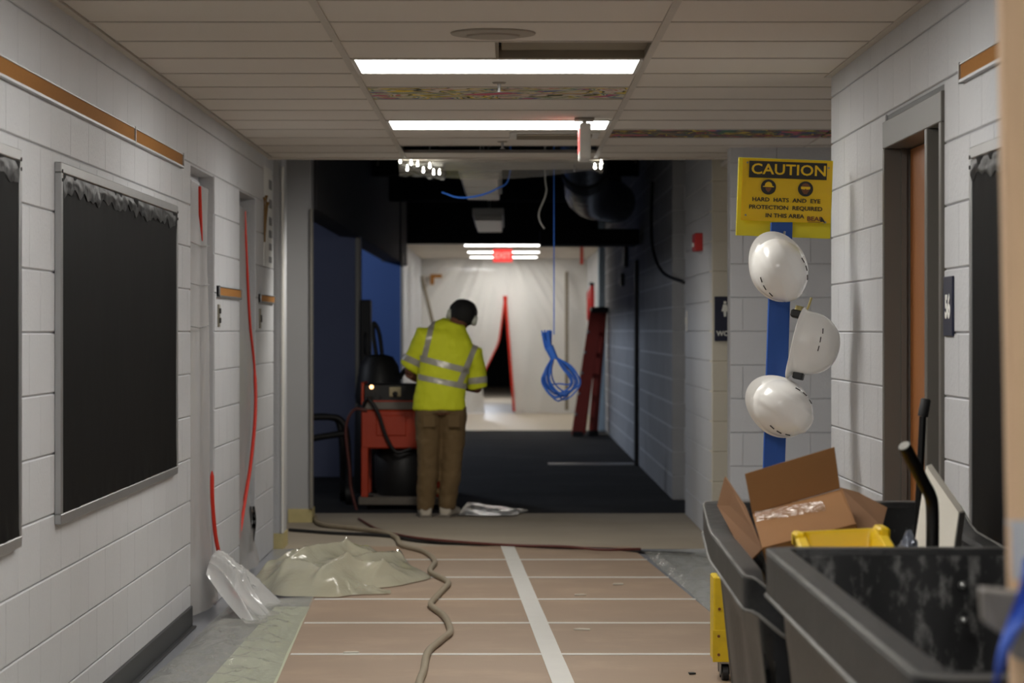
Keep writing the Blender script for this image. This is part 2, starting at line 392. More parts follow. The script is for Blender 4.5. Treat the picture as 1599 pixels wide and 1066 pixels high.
# ---- right wall of the near corridor, door with sidelight at 8.71 .. 10.06
DR = (8.71, 10.06)
mb = MB(); wall_y(mb, XR+T, XR+.22, -3, 11.74, 3.6, [DR])
wr = struct('wall_right', mb, 'mortar', 'painted white concrete block wall with a doorway on the right')
cr_n = blocks(wr, frame(XR+T, 11.74, -90), 14.74, CEIL+.2, .05, [(11.74-DR[1], 11.74-DR[0], 2.233)], 'wall_paint', -1, 5.3)
struct('wall_alcove_side', MB().box(3.4, 3.6, -3, 22, 0, 3.6).box(XR+.22, 3.4, 11.54, 11.74, 0, 3.6), 'wall_paint', 'side wall of the restroom alcove')
wa = struct('wall_alcove', MB().box(1.349, 3.4, 16.3+T, 16.5, 0, 3.6), 'mortar', 'white block wall behind the blue sign post')
blocks(wa, frame(1.349, 16.3+T, 0), 2.05, CEIL+.2, .28, [], 'wall_paint', -1, 1.3)
wc = struct('wall_restroom', MB().box(1.39, 3.4, 18.26+T, 18.5, 0, 3.6), 'wall_cream', 'cream block wall end bearing the restroom sign')
blocks(wc, frame(1.39, 18.26+T, 0), 1.2, 2.8, .2, [], 'wall_cream', -1, 2)
# ---- middle right walls
mb = MB().box(1.39+T, 1.6, 18.27, 21.0, 0, 3.6)
wm = struct('wall_middle_right', mb, 'mortar', 'grey block wall with the red alarm beside the restroom sign')
blocks(wm, frame(1.39+T, 21.0, -90), 2.73, 3.4, .1, [], 'wall_paint')
wm2 = struct('wall_far_right', MB().box(1.40+T, 1.7, 22.8, 38.4, 0, 3.6), 'mid_mortar', 'long unlit grey block wall on the right')
blocks(wm2, frame(1.40+T, 38.4, -90), 15.6, 3.5, .1, [], 'mid_block', g=.010)
blocks(wm2, frame(1.40, 22.8, 0), .12, 3.5, .1, [], 'mid_block')
struct('wall_pocket_right', MB().box(1.52, 1.7, 21.0, 22.8, 0, 3.6), 'mid_block', 'recessed pocket in the right wall before the long dark wall')
# ---- far white corridor
struct('wall_white_left', MB().box(-1.75, -1.45, 36.5, 46.5, 0, 2.7), 'wall_paint', 'white left wall of the far lit corridor')
struct('wall_white_right', MB().box(1.40, 1.7, 38.4, 46.5, 0, 3.6), 'wall_paint', 'white right wall of the far lit corridor')
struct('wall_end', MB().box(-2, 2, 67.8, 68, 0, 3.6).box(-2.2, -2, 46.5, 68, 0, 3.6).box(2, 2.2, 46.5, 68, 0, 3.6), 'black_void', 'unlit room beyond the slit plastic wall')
# ---- back of the corridor behind the viewer
struct('wall_back', MB().box(-2, 3.6, -3.2, -3, 0, 3.6), 'wall_paint', 'plain wall closing the near end of the corridor')
# ---- baseboard
struct('baseboard_left', MB().box(XL-T, XL+.012, -3, D1[0]-.01, 0, .105).box(XL-T, XL+.03, -3, D1[0]-.01, 0, .012), 'cove_base', 'dark rubber cove base along the left wall', 'baseboard', bevel=.003)
struct('baseboard_right', MB().box(XR-.012, XR+T, -3, DR[0]-.01, 0, .105).box(XR-.012, XR+T, DR[1]+.01, 11.74, 0, .105), 'cove_base', 'dark rubber cove base along the right wall', 'baseboard', bevel=.003)
# ---- roof deck, plenum, far ceiling
struct('roof_deck', MB().box(-8.2, 3.6, -3, 68, 3.6, 3.7), 'deck_dark', 'dark roof deck above the stripped ceiling', 'ceiling')
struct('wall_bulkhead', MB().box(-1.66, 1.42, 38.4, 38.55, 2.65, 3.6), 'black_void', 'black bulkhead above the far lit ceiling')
cf = struct('ceiling_far', MB().box(-2.0, 2.0, 38.55, 68, CEIL+.13, CEIL+.16), 'tile', 'pale suspended ceiling of the far lit corridor', 'ceiling')
# ---- suspended ceiling with its grid
PIT, Y0 = .645, 9.0-.645*4
GXL, GXR = -.643, .570
CE = 17.24
ceil = struct('ceiling', MB().box(XL-.005, XL+.03, -3, CE, CEIL-.004, CEIL+.03), 'tbar', 'suspended tile ceiling of the near corridor', 'ceiling')
CL = [(XL+.03, GXL), (GXL, GXR), (GXR, XR-.005)]
litrow = {10.93, 14.155, 7.705, 4.48, 1.255, -1.97}
def isrow(y, r): return abs(y-r) < .02
TM = {}
def tile(x0, x1, y0, y1, m='tile'):
    g = .005; k = (round(x1-x0, 3), round(y1-y0, 3), m)
    if k not in TM:
        w, d = x1-x0-2*g, y1-y0-2*g
        TM[k] = MB().box(0, w, 0, d, 0, .016).mesh('ceiling_tile', bevel=.003); TM[k].materials.append(MATS[m])
    o = bpy.data.objects.new('ceiling_tile', TM[k]); COL.objects.link(o); o.parent = ceil; o.location = (x0+g, y0+g, CEIL+.001)
    return o
rows = []
y = Y0
while y > -3: y -= PIT
while y < CE:
    rows.append((y, min(y+PIT, CE))); y += PIT
back = MB()
for (a, b) in rows:
    for ci, (x0, x1) in enumerate(CL):
        if ci == 2 and a > 11.5: x1 = 1.79
        lit = ci == 1 and any(isrow(a, r) for r in (10.93, 14.155, 7.705, 4.48, 1.255, -1.97))
        if lit: continue
        if ci == 1 and isrow(a, 16.09): continue            # missing tile
        if ci == 1 and isrow(a, 10.285):
            tile(x0, -.035, a, b); continue                # half of it is pushed up
        m = 'tile'
        if ci == 1 and isrow(a, 12.22): m = 'art_tile'
        if ci == 2 and isrow(a, 14.8): m = 'art_tile_dark'
        if b > 7.8: tile(x0, x1, a, b, m)
        else: back.box(x0+.011, x1-.011, a+.011, b-.011, CEIL+.001, CEIL+.017)
    if a > 11.5 and b < 17.3: tile(1.79, 2.62, a, b, 'art_tile_dark' if isrow(a, 14.8) else 'tile')
bo = back.build('tile_field', 'tile', ceil); bo['kind'] = 'stuff'
tile(-.035+.011, GXR, 10.285, 10.93, 'tile_brown').location.z += .03
MB().box(-.04, -.028, 10.296, 10.92, CEIL, CEIL+.05).box(-.04, GXR, 10.29, 10.30, CEIL, CEIL+.05).box(-.04, GXR, 10.918, 10.928, CEIL, CEIL+.05).box(GXR-.012, GXR, 10.296, 10.92, CEIL, CEIL+.05).build('tile_box', 'tile_brown', ceil)
for x in (GXL, GXR): MB().box(x-.014, x+.014, -3, CE, CEIL-.006, CEIL+.001).box(x-.002, x+.002, -3, CE, CEIL, CEIL+.05).build('grid_runner', 'tbar', ceil)
MB().box(XR-.03, XR, -3, 11.74, CEIL-.004, CEIL+.03).build('wall_angle', 'tbar', ceil)
for (a, b) in rows:
    if a < 7.5: continue
    for ci, (x0, x1) in enumerate(CL):
        if ci == 2 and a > 11.5: x1 = 2.62
        MB().box(x0, x1, a-.010, a+.010, CEIL-.003, CEIL+.001).build('grid_crossbar', 'tbar', ceil)
MB().box(XL-.1, 3.4, CE-.01, CE+.05, CEIL-.01, CEIL+.05).build('edge_channel', 'tile', ceil)
struct('ceiling_alcove', MB().box(2.62, 3.4, 11.74, 18.3, CEIL, CEIL+.03).box(1.45, 3.4, 17.29, 18.3, CEIL, CEIL+.03), 'tile', 'plain ceiling inside the restroom alcove', 'ceiling')
# black plenum lid over the missing tile
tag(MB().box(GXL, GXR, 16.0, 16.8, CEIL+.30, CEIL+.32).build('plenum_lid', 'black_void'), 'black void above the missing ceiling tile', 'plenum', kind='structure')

# ================================================================== CEILING LIGHTS
def ceiling_light(a, label, on='lens', x0=GXL, x1=GXR, d=PIT, z=CEIL, grp='lit ceiling fixtures'):
    t = thing('ceiling_light', label, 'ceiling light', ((x0+x1)/2, a+d/2, z), grp)
    fr = MB().box(x0+.015, x1-.015, a+.012, a+.03, z-.004, z+.06).box(x0+.015, x1-.015, a+d-.03, a+d-.012, z-.004, z+.06)
    fr.box(x0+.015, x0+.03, a+.03, a+d-.03, z-.004, z+.06).box(x1-.03, x1-.015, a+.03, a+d-.03, z-.004, z+.06).box(x0+.015, x1-.015, a+.012, a+d-.012, z+.06, z+.08)
    fr.build('frame', 'fixture_white', t)
    MB().box(x0+.03, x1-.03, a+.03, a+d-.03, z-.001, z+.006).build('lens', on, t)
    return t
ceiling_light(10.93, 'large lit ceiling light nearest the viewer, beside the open brown tile')
ceiling_light(14.155, 'second lit ceiling light, behind the hanging exit sign edge')
for a, lab in ((7.705, 'lit ceiling light just above the top picture edge'), (4.48, 'lit ceiling light over the foreground bin, out of view'), (1.255, 'lit ceiling light right over the viewer'), (-1.97, 'lit ceiling light behind the viewer')): ceiling_light(a, lab)
for a, x0, x1, lab in ((38.8, -.625, .55, 'frontmost lit light of the far corridor, above red exit sign'), (42.2, -.625, .55, 'middle lit light of the far corridor behind red exit sign'), (45.2, -.625, .55, 'rearmost lit light of the far corridor behind red exit sign')):
    ceiling_light(a, lab, 'far_lens', x0, x1, .62, CEIL+.126)
def point(name, loc, e, col, r=.15):
    l = bpy.data.lights.new(name, 'POINT'); l.energy = e; l.color = col; l.shadow_soft_size = r
    o = bpy.data.objects.new(name, l); COL.objects.link(o); o.location = loc; return o
tag(point('room_fill', (-3.6, 33.0, 2.9), 260, (.75, .85, 1)), 'added fill light inside the blue room', 'fill light')  # unseen light added to brighten the blue wall and the wall opposite
tag(point('room_fill', (-4.8, 22.6, 2.7), 60, (.8, .87, 1)), 'added dim fill light inside the navy room', 'fill light')  # unseen light added to lift the navy wall and the right wall
tag(point('end_fill', (-.6, 55, 2.35), 160, (.85, .9, 1)), 'added fill light in the room beyond the plastic wall', 'fill light')  # unseen light added for the pale floor behind the slit
# ================================================================== THINGS ON THE WALLS
def px_left(x, X=XL): return X*FPX/(x-CX)          # depth of a wall point seen at pixel column x
def tackboard(name, face, sgn, y0, y1, z0, z1, label, tear):
    """framed board wrapped in black film; face = wall x, sgn = outward direction along x"""
    t = thing(name, label, 'board', (face, (y0+y1)/2, z0), 'film wrapped wall boards')
    def bx(a, b, c, d, e, f): return MB().box(min(face+sgn*a, face+sgn*b), max(face+sgn*a, face+sgn*b), c, d, e, f)
    fw = .035
    bx(0, .016, y0+fw, y1-fw, z0+fw, z1-fw).build('panel', 'cork', t)
    for (c, d, e, f) in ((y0, y1, z1-fw, z1), (y0, y1, z0, z0+fw), (y0, y0+fw, z0+fw, z1-fw), (y1-fw, y1, z0+fw, z1-fw)):
        bx(0, .024, c, d, e, f).build('frame_rail', 'alu', t, bevel=.003)
    for yy in (y0+.018, y1-.018):
        for zz in (z1-.03, z1-.06):
            MB().cyl((face+sgn*.024, yy, zz), (face+sgn*.027, yy, zz), .006, n=8).build('rivet', 'switch_dark', t)
    def fn(u, v):
        yy = y0+.037+(y1-y0-.074)*u; zz = z0+.037+(z1-z0-.074)*v
        e = .004*noise.noise(Vector((yy*1.5, zz*1.5, tear)))+.012*abs(noise.noise(Vector((yy*9, zz*7, tear+4))))*max(0, 1-min(1-v, v)*11)
        return Vector((face+sgn*(.0185+max(0, e)), yy, zz))
    MB().grid(fn, 70, 44).build('black_film', 'board_film', t, smooth=60)
    def crumple(u, v):
        yy = y0+.045+(y1-y0-.09)*u; top = z1-.040; dp = .05+.07*abs(noise.noise(Vector((yy*2.2, tear, 0))))+.03*noise.noise(Vector((yy*9, tear, 2)))
        return Vector((face+sgn*(.023+.009*abs(noise.noise(Vector((yy*8, v*1.5, tear))))*math.sin(math.pi*v)), yy, top-dp*v))
    MB().grid(crumple, 120, 8).build('crumpled_edge', 'film_wrinkle', t, smooth=60)
    return t
tackboard('wall_board', XL, 1, 5.9, 8.36, .76, 1.985, 'black film covered board cut off at the left picture edge', 1.3)
tackboard('wall_board', XL, 1, 9.10, 12.34, .775, 1.995, 'wide black film covered board with aluminium frame on left wall', 5.1)
tackboard('wall_board', XR, -1, 5.4, 8.11, .76, 1.975, 'black film covered board beside the room number plate', 8.7)
def strip(face, sgn, y0, y1, z0, z1, label, joints=()):
    t = thing('tack_strip', label, 'tack strip', (face, y0, z0), 'cork tack strips')
    def bx(a, b, c, d, e, f): return MB().box(min(face+sgn*a, face+sgn*b), max(face+sgn*a, face+sgn*b), c, d, e, f)
    bx(0, .012, y0, y1, z0+.008, z1-.005).build('cork', 'cork', t)
    bx(0, .018, y0, y1, z0, z0+.008).build('rail', 'alu', t); bx(0, .016, y0, y1, z1-.005, z1).build('rail', 'alu', t)
    for j in (y0, y1-.012)+tuple(joints): bx(0, .019, j, j+.014, z0-.003, z1+.003).build('end_cap', 'alu', t)
strip(XL, 1, 5.0, 12.62, 2.185, 2.25, 'long brown cork strip high on left wall above the boards', (10.97,))
strip(XR, -1, 5.0, 8.34, 2.19, 2.25, 'brown cork strip high on right wall above the black board')
strip(XL, 1, 14.2, 15.4, 1.605, 1.66, 'short cork strip between the two filmed doorways')
strip(XL, 1, 16.6, 17.62, 1.60, 1.65, 'short cork strip beside the pinned notices')
def plate(face, sgn, yc, zc, w, h, name, label, cat, kids):
    t = thing(name, label, cat, (face, yc, zc))
    MB().box(min(face, face+sgn*.008), max(face, face+sgn*.008), yc-w/2, yc+w/2, zc-h/2, zc+h/2).build('plate', kids[0], t, bevel=.002)
    for (dy, dz, a, b) in kids[1]: MB().box(min(face, face+sgn*.016), max(face, face+sgn*.016), yc+dy-a, yc+dy+a, zc+dz-b, zc+dz+b).build(kids[2], kids[3], t, bevel=.002)
    return t
plate(XL, 1, 14.28, 1.505, .075, .12, 'light_switch', 'metal double switch plate below the cork strip by first film', 'switch', ('switch_plate', ((-.0, .025, .018, .014), (.0, -.025, .018, .014)), 'toggle', 'switch_dark'))
plate(XL, 1, 16.68, 1.50, .075, .12, 'light_switch', 'small switch plate below the cork strip by the notices', 'switch', ('switch_plate', ((0, 0, .012, .022),), 'toggle', 'switch_dark'))
plate(1.39, -1, 20.8, 1.5, .10, .16, 'light_switch', 'pale switch plate on grey wall left of restroom sign', 'switch', ('white_plastic', ((0, 0, .012, .022),), 'toggle', 'white_plastic'))
# notices pinned near the second doorway
t = thing('notice_sheet', 'white notice sheet with a column of small grey pictures', 'notice', (XL, 17.2, 1.8))
MB().box(XL, XL+.003, 16.95, 17.55, 1.83, 2.46).build('sheet', 'paper', t)
for i, z in enumerate((2.36, 2.24, 2.13, 2.05, 1.97, 1.89)):
    MB().box(XL+.003, XL+.005, 17.3, 17.5, z-.03, z+.03-.004*i).build('picture', 'print_grey', t)
t = thing('dried_sprig', 'dried brown sprig taped beside the notice sheet', 'sprig', (XL+.01, 16.9, 2.0))
for k, (a, b) in enumerate(((-.12, .02), (.02, .0), (.12, .04))):
    MB().tube(cr([(XL+.012, 16.9, 1.98), (XL+.014, 16.92+a*.5, 2.12), (XL+.02, 16.92+a, 2.27-b)]), [.006]+[.005]*11+[.012], 6).build('stem', 'sprig', t)
# door with sidelight in the right wall
t = thing('door_frame', 'grey steel door frame with sidelight in the right wall', 'door frame', (XR, 9.4, 0), kind='structure')
fx0, fx1 = XR-.012, XR+.14
HB = 2.10
MB().box(fx0, fx1, DR[0], DR[1], HB, 2.20).build('header', 'frame_paint', t, bevel=.003)
MB().box(fx0+.02, fx1, DR[0]-.004, DR[1]+.004, 2.20, 2.226).build('header_shadow_gap', 'switch_dark', t)
MB().box(fx0, fx1, DR[1]-.045, DR[1], 0, HB).build('jamb', 'frame_paint', t, bevel=.003)
MB().box(fx0, fx1, DR[0], DR[0]+.045, 0, HB).build('jamb', 'frame_paint', t, bevel=.003)
MB().box(fx0, fx1, 9.0, 9.05, 0, HB).build('mullion', 'frame_paint', t, bevel=.003)
MB().box(XR+.05, XR+.07, DR[1]-.06, DR[1]-.045, 0, HB).build('door_stop', 'frame_paint', t)
MB().box(XR+.06, XR+.066, DR[0]+.045, 9.0, .1, HB).build('sidelight_pane', 'dark_glass', t)
MB().box(fx0+.01, fx1, DR[0]+.045, 9.0, 0, .1).build('sidelight_sill', 'frame_paint', t)
t['kind'] = 'structure'
t = thing('door_1', 'brown wood door standing in the grey steel frame', 'door', (XR+.1, 9.5, 0), kind='structure')
MB().box(XR+.085, XR+.128, 9.055, DR[1]-.05, .012, HB-.004).build('leaf', 'door_wood', t)
h = MB().cyl((XR+.085, 9.13, 1.0), (XR+.03, 9.13, 1.0), .011); h.cyl((XR+.035, 9.12, 1.0), (XR+.035, 9.24, 1.0), .010); h.build('handle', 'alu', t, smooth=40)
# room number plate
t = thing('room_number_plate', 'navy room number plate reading 56 beside the door frame', 'sign', (XR, 8.6, 1.5))
MB().box(XR-.008, XR, 8.515, 8.685, 1.41, 1.60).build('plate', 'navy_plate', t, bevel=.002)
Mr = Matrix.Translation((XR-.0085, 8.6, 1.50)) @ Matrix(((0,0,-1,0),(-1,0,0,0),(0,1,0,0),(0,0,0,1)))
text('number', '56', .10, Mr, 'plate_text', t, bold=.004)
# restroom plaque
t = thing('restroom_plaque', 'navy womens restroom plaque half hidden by the nearer wall', 'sign', (1.5, 18.25, 1.5))
MB().box(1.405, 1.61, 18.245, 18.262, 1.355, 1.655).build('plate', 'navy_plate', t, bevel=.002)
MB().cyl((1.475, 18.24, 1.615), (1.475, 18.245, 1.615), .010, n=14).build('icon_head', 'plate_text', t)
MB().prism([(1.463, 18.24, 1.602), (1.487, 18.24, 1.602), (1.498, 18.24, 1.555), (1.484, 18.24, 1.555), (1.482, 18.24, 1.52), (1.468, 18.24, 1.52), (1.466, 18.24, 1.555), (1.452, 18.24, 1.555)], (0, .005, 0)).build('icon_body', 'plate_text', t)
text('wording', 'WOMEN', .045, Matrix.Translation((1.507, 18.242, 1.405)) @ Matrix.Rotation(R(90), 4, 'X'), 'plate_text', t, bold=.0015)
# fire alarm pull, cable loop, marks on the middle right wall
t = thing('fire_alarm', 'red fire alarm box high on the right wall', 'fire alarm', (1.37, 19.3, 2.0))
MB().box(1.335, 1.391, 19.12, 19.42, 1.99, 2.115).build('housing', 'alarm_red', t, bevel=.006)
MB().box(1.325, 1.335, 19.2, 19.34, 2.02, 2.05).build('pull_bar', 'white_plastic', t, bevel=.003)
tag(MB().tube(cr([P(1019, 285, 24.2), P(1017, 340, 23.6), P(1020, 390, 23.0), P(1035, 425, 22.4), P(1068, 441, 21.0)], 8), .014, 8).build('loose_cable', 'rubber', smooth=60), 'black cable looping down the dark right wall', 'cable')
tag(MB().box(1.36, 1.402, 28.55, 28.75, 0, 2.17).build('door_edge', 'rubber', bevel=.01), 'dark vertical door edge strip on the long right wall', 'strip')
for i, (yy, z0, z1, lab) in enumerate(((32.0, 1.95, 2.10, 'upper dark metal latch on the long right wall'), (31.0, 2.15, 2.45, 'narrow dark bracket high on the long right wall'))):
    tag(MB().box(1.355, 1.402, yy, yy+.35, z0, z1).build('wall_latch', 'rubber', bevel=.008), lab, 'latch')
# ================================================================== FILMED DOORWAYS
def door_film(y0, y1, X, label, seed, cut):
    t = thing('plastic_door_film', label, 'plastic film', (X, (y0+y1)/2, 0))
    def fn(u, v):
        yy = y0+(y1-y0)*u; zz = .05+(cut-.05)*v
        d = .02*noise.noise(Vector((yy*4, zz*1.2, seed)))+.01*noise.noise(Vector((yy*14, zz*2.5, seed+3)))
        if v < .3: d += (.3-v)**2*.9*(.4+.6*math.sin(u*3.1))
        return Vector((X+d, yy, zz))
    MB().grid(fn, 24, 60).build('film', 'film_door', t, smooth=70)
    return t
t = door_film(13.04, 14.09, -1.545, 'clear plastic film over the blocked doorway nearest the viewer', 2.0, 2.16)
MB().tube([P(312, 291, 13.62), P(313, 335, 13.64), P(316, 376, 13.66)], [.008, .010, .003], 6).build('zipper', 'zip_red', t)
MB().tube(cr([P(331, 735, 13.9), P(332, 785, 13.9), P(338, 845, 13.95), P(352, 898, 14.1), P(366, 927, 14.25), F(381, 938, .03)], 6), [.003]+[.011]*29+[.014], 6).build('zipper', 'zip_red', t)
for z, h in ((1.86, .006), (1.66, .005), (1.45, .005)):
    MB().tube([(-1.533, 13.05, z), (-1.528, 13.5, z-.01), (-1.533, 14.0, z+.004)], h*.6, 5).build('crease', 'film_white', t)
t = door_film(15.43, 16.28, -1.535, 'cloudy plastic film over the second doorway with long red zipper', 7.0, 2.14)
MB().tube(cr([P(382, 330, 15.95), P(385, 400, 16.0), P(390, 500, 16.15), P(397, 570, 16.3), P(399, 640, 16.25), P(392, 720, 16.05), P(381, 790, 15.75), P(373, 842, 15.5)], 6), [.008]*20+[.011]*21+[.008]*2, 6).build('zipper', 'zip_red', t)
MB().grid(lambda u, v: P(388+10*u+2*math.sin(v*5), 790+72*v, 16.2+.15*math.sin(u*9+v*3)), 12, 14).build('bunched_fold', 'film_white', t, smooth=70)
# ================================================================== FLOOR COVER: HARDBOARD SHEETS AND TAPE
t = thing('hardboard_floor_cover', 'taped brown hardboard sheets covering the corridor floor', 'floor cover', (0, 14, 0))
TH = .005
def edge_l(Y): return -.965-.028*(Y-11.9) if Y < 14.4 else -1.035-.0*(Y-14.4)
def edge_c(Y): return .20-.032*(Y-11.9)
def edge_r(Y): return 1.13-.052*(Y-11.9)
lines = [6.0, 7.15, 8.3, 9.5, 10.7, 11.9, 13.17, 14.33, 15.6, 16.8, 17.85]
for i in range(len(lines)-1):
    a, b = lines[i], lines[i+1]
    for (l, r) in ((edge_l, edge_c), (edge_c, edge_r)):
        g = .004
        MB().prism([(l(a)+g, a+g, .001), (r(a)-g, a+g, .001), (r(b)-g, b-g, .001), (l(b)+g, b-g, .001)], (0, 0, TH)).build('sheet', 'hardboard', t, bevel=.0012)
for i, a in enumerate(lines[1:-1]):
    w = .030
    o = MB(); n = 10
    ring = [(edge_l(a)+.02+(edge_r(a)-edge_l(a)-.02)*k/n) for k in range(n+1)]
    pts = [(x, a-w+.006*noise.noise(Vector((x*4, a, 0))), TH+.0015) for x in ring]+[(x, a+w+.006*noise.noise(Vector((x*4, a, 5))), TH+.0015) for x in reversed(ring)]
    MB().prism(pts, (0, 0, .0012)).build('cross_tape', 'tape_white', t)
n = 24
ys = [6.0+(17.9-6.0)*k/n for k in range(n+1)]
pts = [(edge_c(y_)-.045+.004*noise.noise(Vector((y_*2, 1, 0))), y_, TH+.003) for y_ in ys]+[(edge_c(y_)+.045+.004*noise.noise(Vector((y_*2, 7, 0))), y_, TH+.003) for y_ in reversed(ys)]
MB().prism(pts, (0, 0, .0012)).build('centre_tape', 'tape_white', t)
pts = [(edge_l(y_)-.24+.02*(y_-11), y_, .002) for y_ in ys if y_ < 14.45]+[(edge_l(y_)+.03, y_, .002) for y_ in reversed(ys) if y_ < 14.45]
pts = [(edge_l(y_)-.25+.035*(y_-11.5), y_, .0065) for y_ in ys if y_ < 14.4]+[(edge_l(y_)+.012, y_, .0065) for y_ in reversed(ys) if y_ < 14.4]
MB().prism(pts, (0, 0, .0012)).build('edge_tape', 'tape_green', t)
# plastic films on the floor
def floor_film(name, label, poly, amp, m, seed, grid=(40, 40), base=.012, heap=0.0, freq=4.0):
    """poly: four floor corners (near-left, near-right, far-right, far-left); wrinkled sheet between them"""
    a, b, c, d = [Vector(p) for p in poly]
    def fn(u, v):
        p = (a*(1-u)+b*u)*(1-v)+(d*(1-u)+c*u)*v
        q = Vector((p.x*freq, p.y*freq*.6, seed))
        e = min(u, 1-u, v, 1-v); k = min(1, e*7)
        rg = 1-abs(noise.noise(q)*2); rg2 = 1-abs(noise.noise(q*2.3+Vector((5, 1, 0)))*2)
        z = base+amp*(max(0, rg-.35)*k+.4*max(0, rg2-.2)*k)+heap*k*math.sin(math.pi*u)*math.sin(math.pi*v)
        p = p+Vector((noise.noise(q*.3)*.02, noise.noise(q*.5+Vector((9, 0, 0)))*.06, 0))
        return Vector((p.x, p.y, max(.0105, z)))
    return tag(MB().grid(fn, *grid).build(name, m, smooth=75), label, 'plastic sheet')
floor_film('plastic_floor_film', 'clear wrinkled plastic over grey floor along the left wall', [(-1.46, 8.6, 0), (-.875, 8.6, 0), (-1.02, 14.4, 0), (-1.42, 14.2, 0)], .035, 'film_floor', 3.0, (44, 150), freq=5.5)
floor_film('plastic_floor_film', 'clear wrinkled plastic beside the hardboard near yellow cart', [(1.06, 13.2, 0), (1.36, 12.6, 0), (1.36, 17.6, 0), (.88, 17.4, 0)], .035, 'film_floor', 9.0, (30, 60))
floor_film('plastic_floor_film', 'bright crumpled plastic sheet by the worker boots', [F(712, 806), F(800, 807), F(826, 799), F(730, 786)], .022, 'film_white', 4.0, (40, 40), .012, .006, 4)
# big crumpled heap: a soft lump of sheet with sharp fold crests fanning over it
def ridge(q): return 1-min(1, abs(noise.noise(q))*2.6)
def crest(x, y, a, b, w, h):               # fold running from a to b: sharp crest, fading at both ends
    ax, ay = a; bx, by = b; dx, dy = bx-ax, by-ay; L2 = dx*dx+dy*dy
    t_ = ((x-ax)*dx+(y-ay)*dy)/L2; d_ = abs((x-ax)*dy-(y-ay)*dx)/math.sqrt(L2)
    return h*math.exp(-d_/w)*max(0, min(1, (t_+.12)*5))*max(0, min(1, (1.12-t_)*5))
FOLDS = [((-1.36, 15.05), (-1.0, 16.1), .05, .055), ((-1.24, 14.75), (-.72, 16.05), .045, .070), ((-1.02, 14.62), (-.60, 15.75), .040, .060), ((-.92, 15.0), (-.50, 15.25), .030, .045), ((-1.38, 14.8), (-1.05, 14.75), .04, .030), ((-1.15, 15.5), (-.55, 15.7), .035, .045), ((-.80, 14.75), (-.62, 15.3), .03, .040)]
def heap_fn(u, v):
    th = 2*math.pi*u; r = v
    c_, s_ = math.cos(th), math.sin(th)
    out = 1+.10*math.sin(3*th+.6)+.07*math.sin(5*th+2.0)+.05*math.sin(9*th)
    X = -.98+.47*r*c_*out+.06*r*s_; Y = 15.40+.93*r*s_*out
    prof = max(0, 1-r**2.6)**.8
    w_ = .05*noise.noise(Vector((X*3, Y*1.5, 0)))
    z = prof*(.105+.05*math.exp(-((X+1.17)/.22)**2-((Y-15.1)/.5)**2)+.05*noise.noise(Vector((X*2.4, Y*1.2, 5))))
    k = min(1, (1-r)*5)
    for f_ in FOLDS: z += k*crest(X+w_, Y+w_*2, *f_)
    z += k*.010*noise.noise(Vector((X*14, Y*6, 1)))
    return Vector((max(X, -1.495), Y, .0125+max(0, z)))
hp_ = thing('crumpled_plastic_heap', 'large crumpled heap of yellowish plastic sheet on the floor left', 'plastic sheet', (-.98, 15.4, 0))
MB().grid(heap_fn, 220, 90).build('folded_sheet', 'film_heap', hp_, smooth=180)
def tail_fn(u, v):
    p = F(540+70*u, 918+14*v*(1-.6*u)+6*u)
    q = Vector((p.x*7, p.y*3, 2)); return Vector((p.x+.0, p.y, .012+.05*(1-u)*math.sin(math.pi*v)*(.5+ridge(q))))
MB().grid(tail_fn, 30, 14).build('trailing_tail', 'film_heap', hp_, smooth=50)
# film of the first doorway spilling out over the floor, creases radiating from the wall corner
def bunch_fn(u, v):
    ang = R(-60+105*u); reach = .30+.04*u+.04*math.sin(u*7)+.03*math.sin(u*17)
    X = -1.495+(.02+reach*v)*max(.05, math.cos(ang*.62)); Y = 13.36+.62*u+reach*v*math.sin(ang)*1.1
    z = .30*(1-v)**1.3*(.55+.45*math.sin(math.pi*min(1, u*.8+.15)))
    for k, (uc, w_, h_) in enumerate(((.10, .035, .07), (.26, .03, .10), (.42, .035, .07), (.56, .03, .10), (.70, .03, .06), (.84, .035, .09))):
        z += h_*math.exp(-abs(u-uc-.10*(v-.4)*(1 if k % 2 else -1))/w_)*math.sin(math.pi*min(1, v**.7))
    z += .03*crest(u, v, (.2, .45), (.8, .6), .05, 1.0)*1.3
    return Vector((max(X, -1.495), Y, max(.0125, z)))
tag(MB().grid(bunch_fn, 130, 50).build('bunched_plastic', 'film_white', smooth=180), 'white bunched plastic at the wall corner under the red zipper', 'plastic sheet')
# ================================================================== HOSES AND CABLES ON THE FLOOR
def floor_path(pts, z): return [F(x, y, z) for x, y in pts]
def rest(path, z): return [Vector((p.x, p.y, z)) for p in path]
hp = floor_path([(655, 1075), (662, 1045), (668, 1018), (690, 998), (703, 985), (694, 962), (676, 948), (674, 940), (692, 920), (699, 908), (672, 892), (679, 876), (662, 861), (627, 851), (618, 838), (590, 829), (540, 823), (505, 819), (494, 813), (492, 806)], .02)
tag(MB().tube(cr([Vector((-.21, 8.9, .02)), Vector((-.24, 10.0, .02))]+hp, 6), .0165, 10).build('grey_hose', 'hose', smooth=60), 'tan hose snaking along the hardboard towards the orange machine', 'hose')
hp = floor_path([(452, 827), (520, 832), (600, 836), (660, 845), (760, 850), (860, 855), (960, 858), (1010, 862), (1060, 864), (1110, 868)], .012)
tag(MB().tube(cr(hp, 6), .012, 8).build('black_cable', 'rubber', smooth=60), 'black cable lying across the floor at the hardboard edge', 'cable')
hp = floor_path([(560, 806), (590, 822), (640, 838), (720, 846), (800, 851), (880, 853), (940, 858), (1000, 857)], .03)
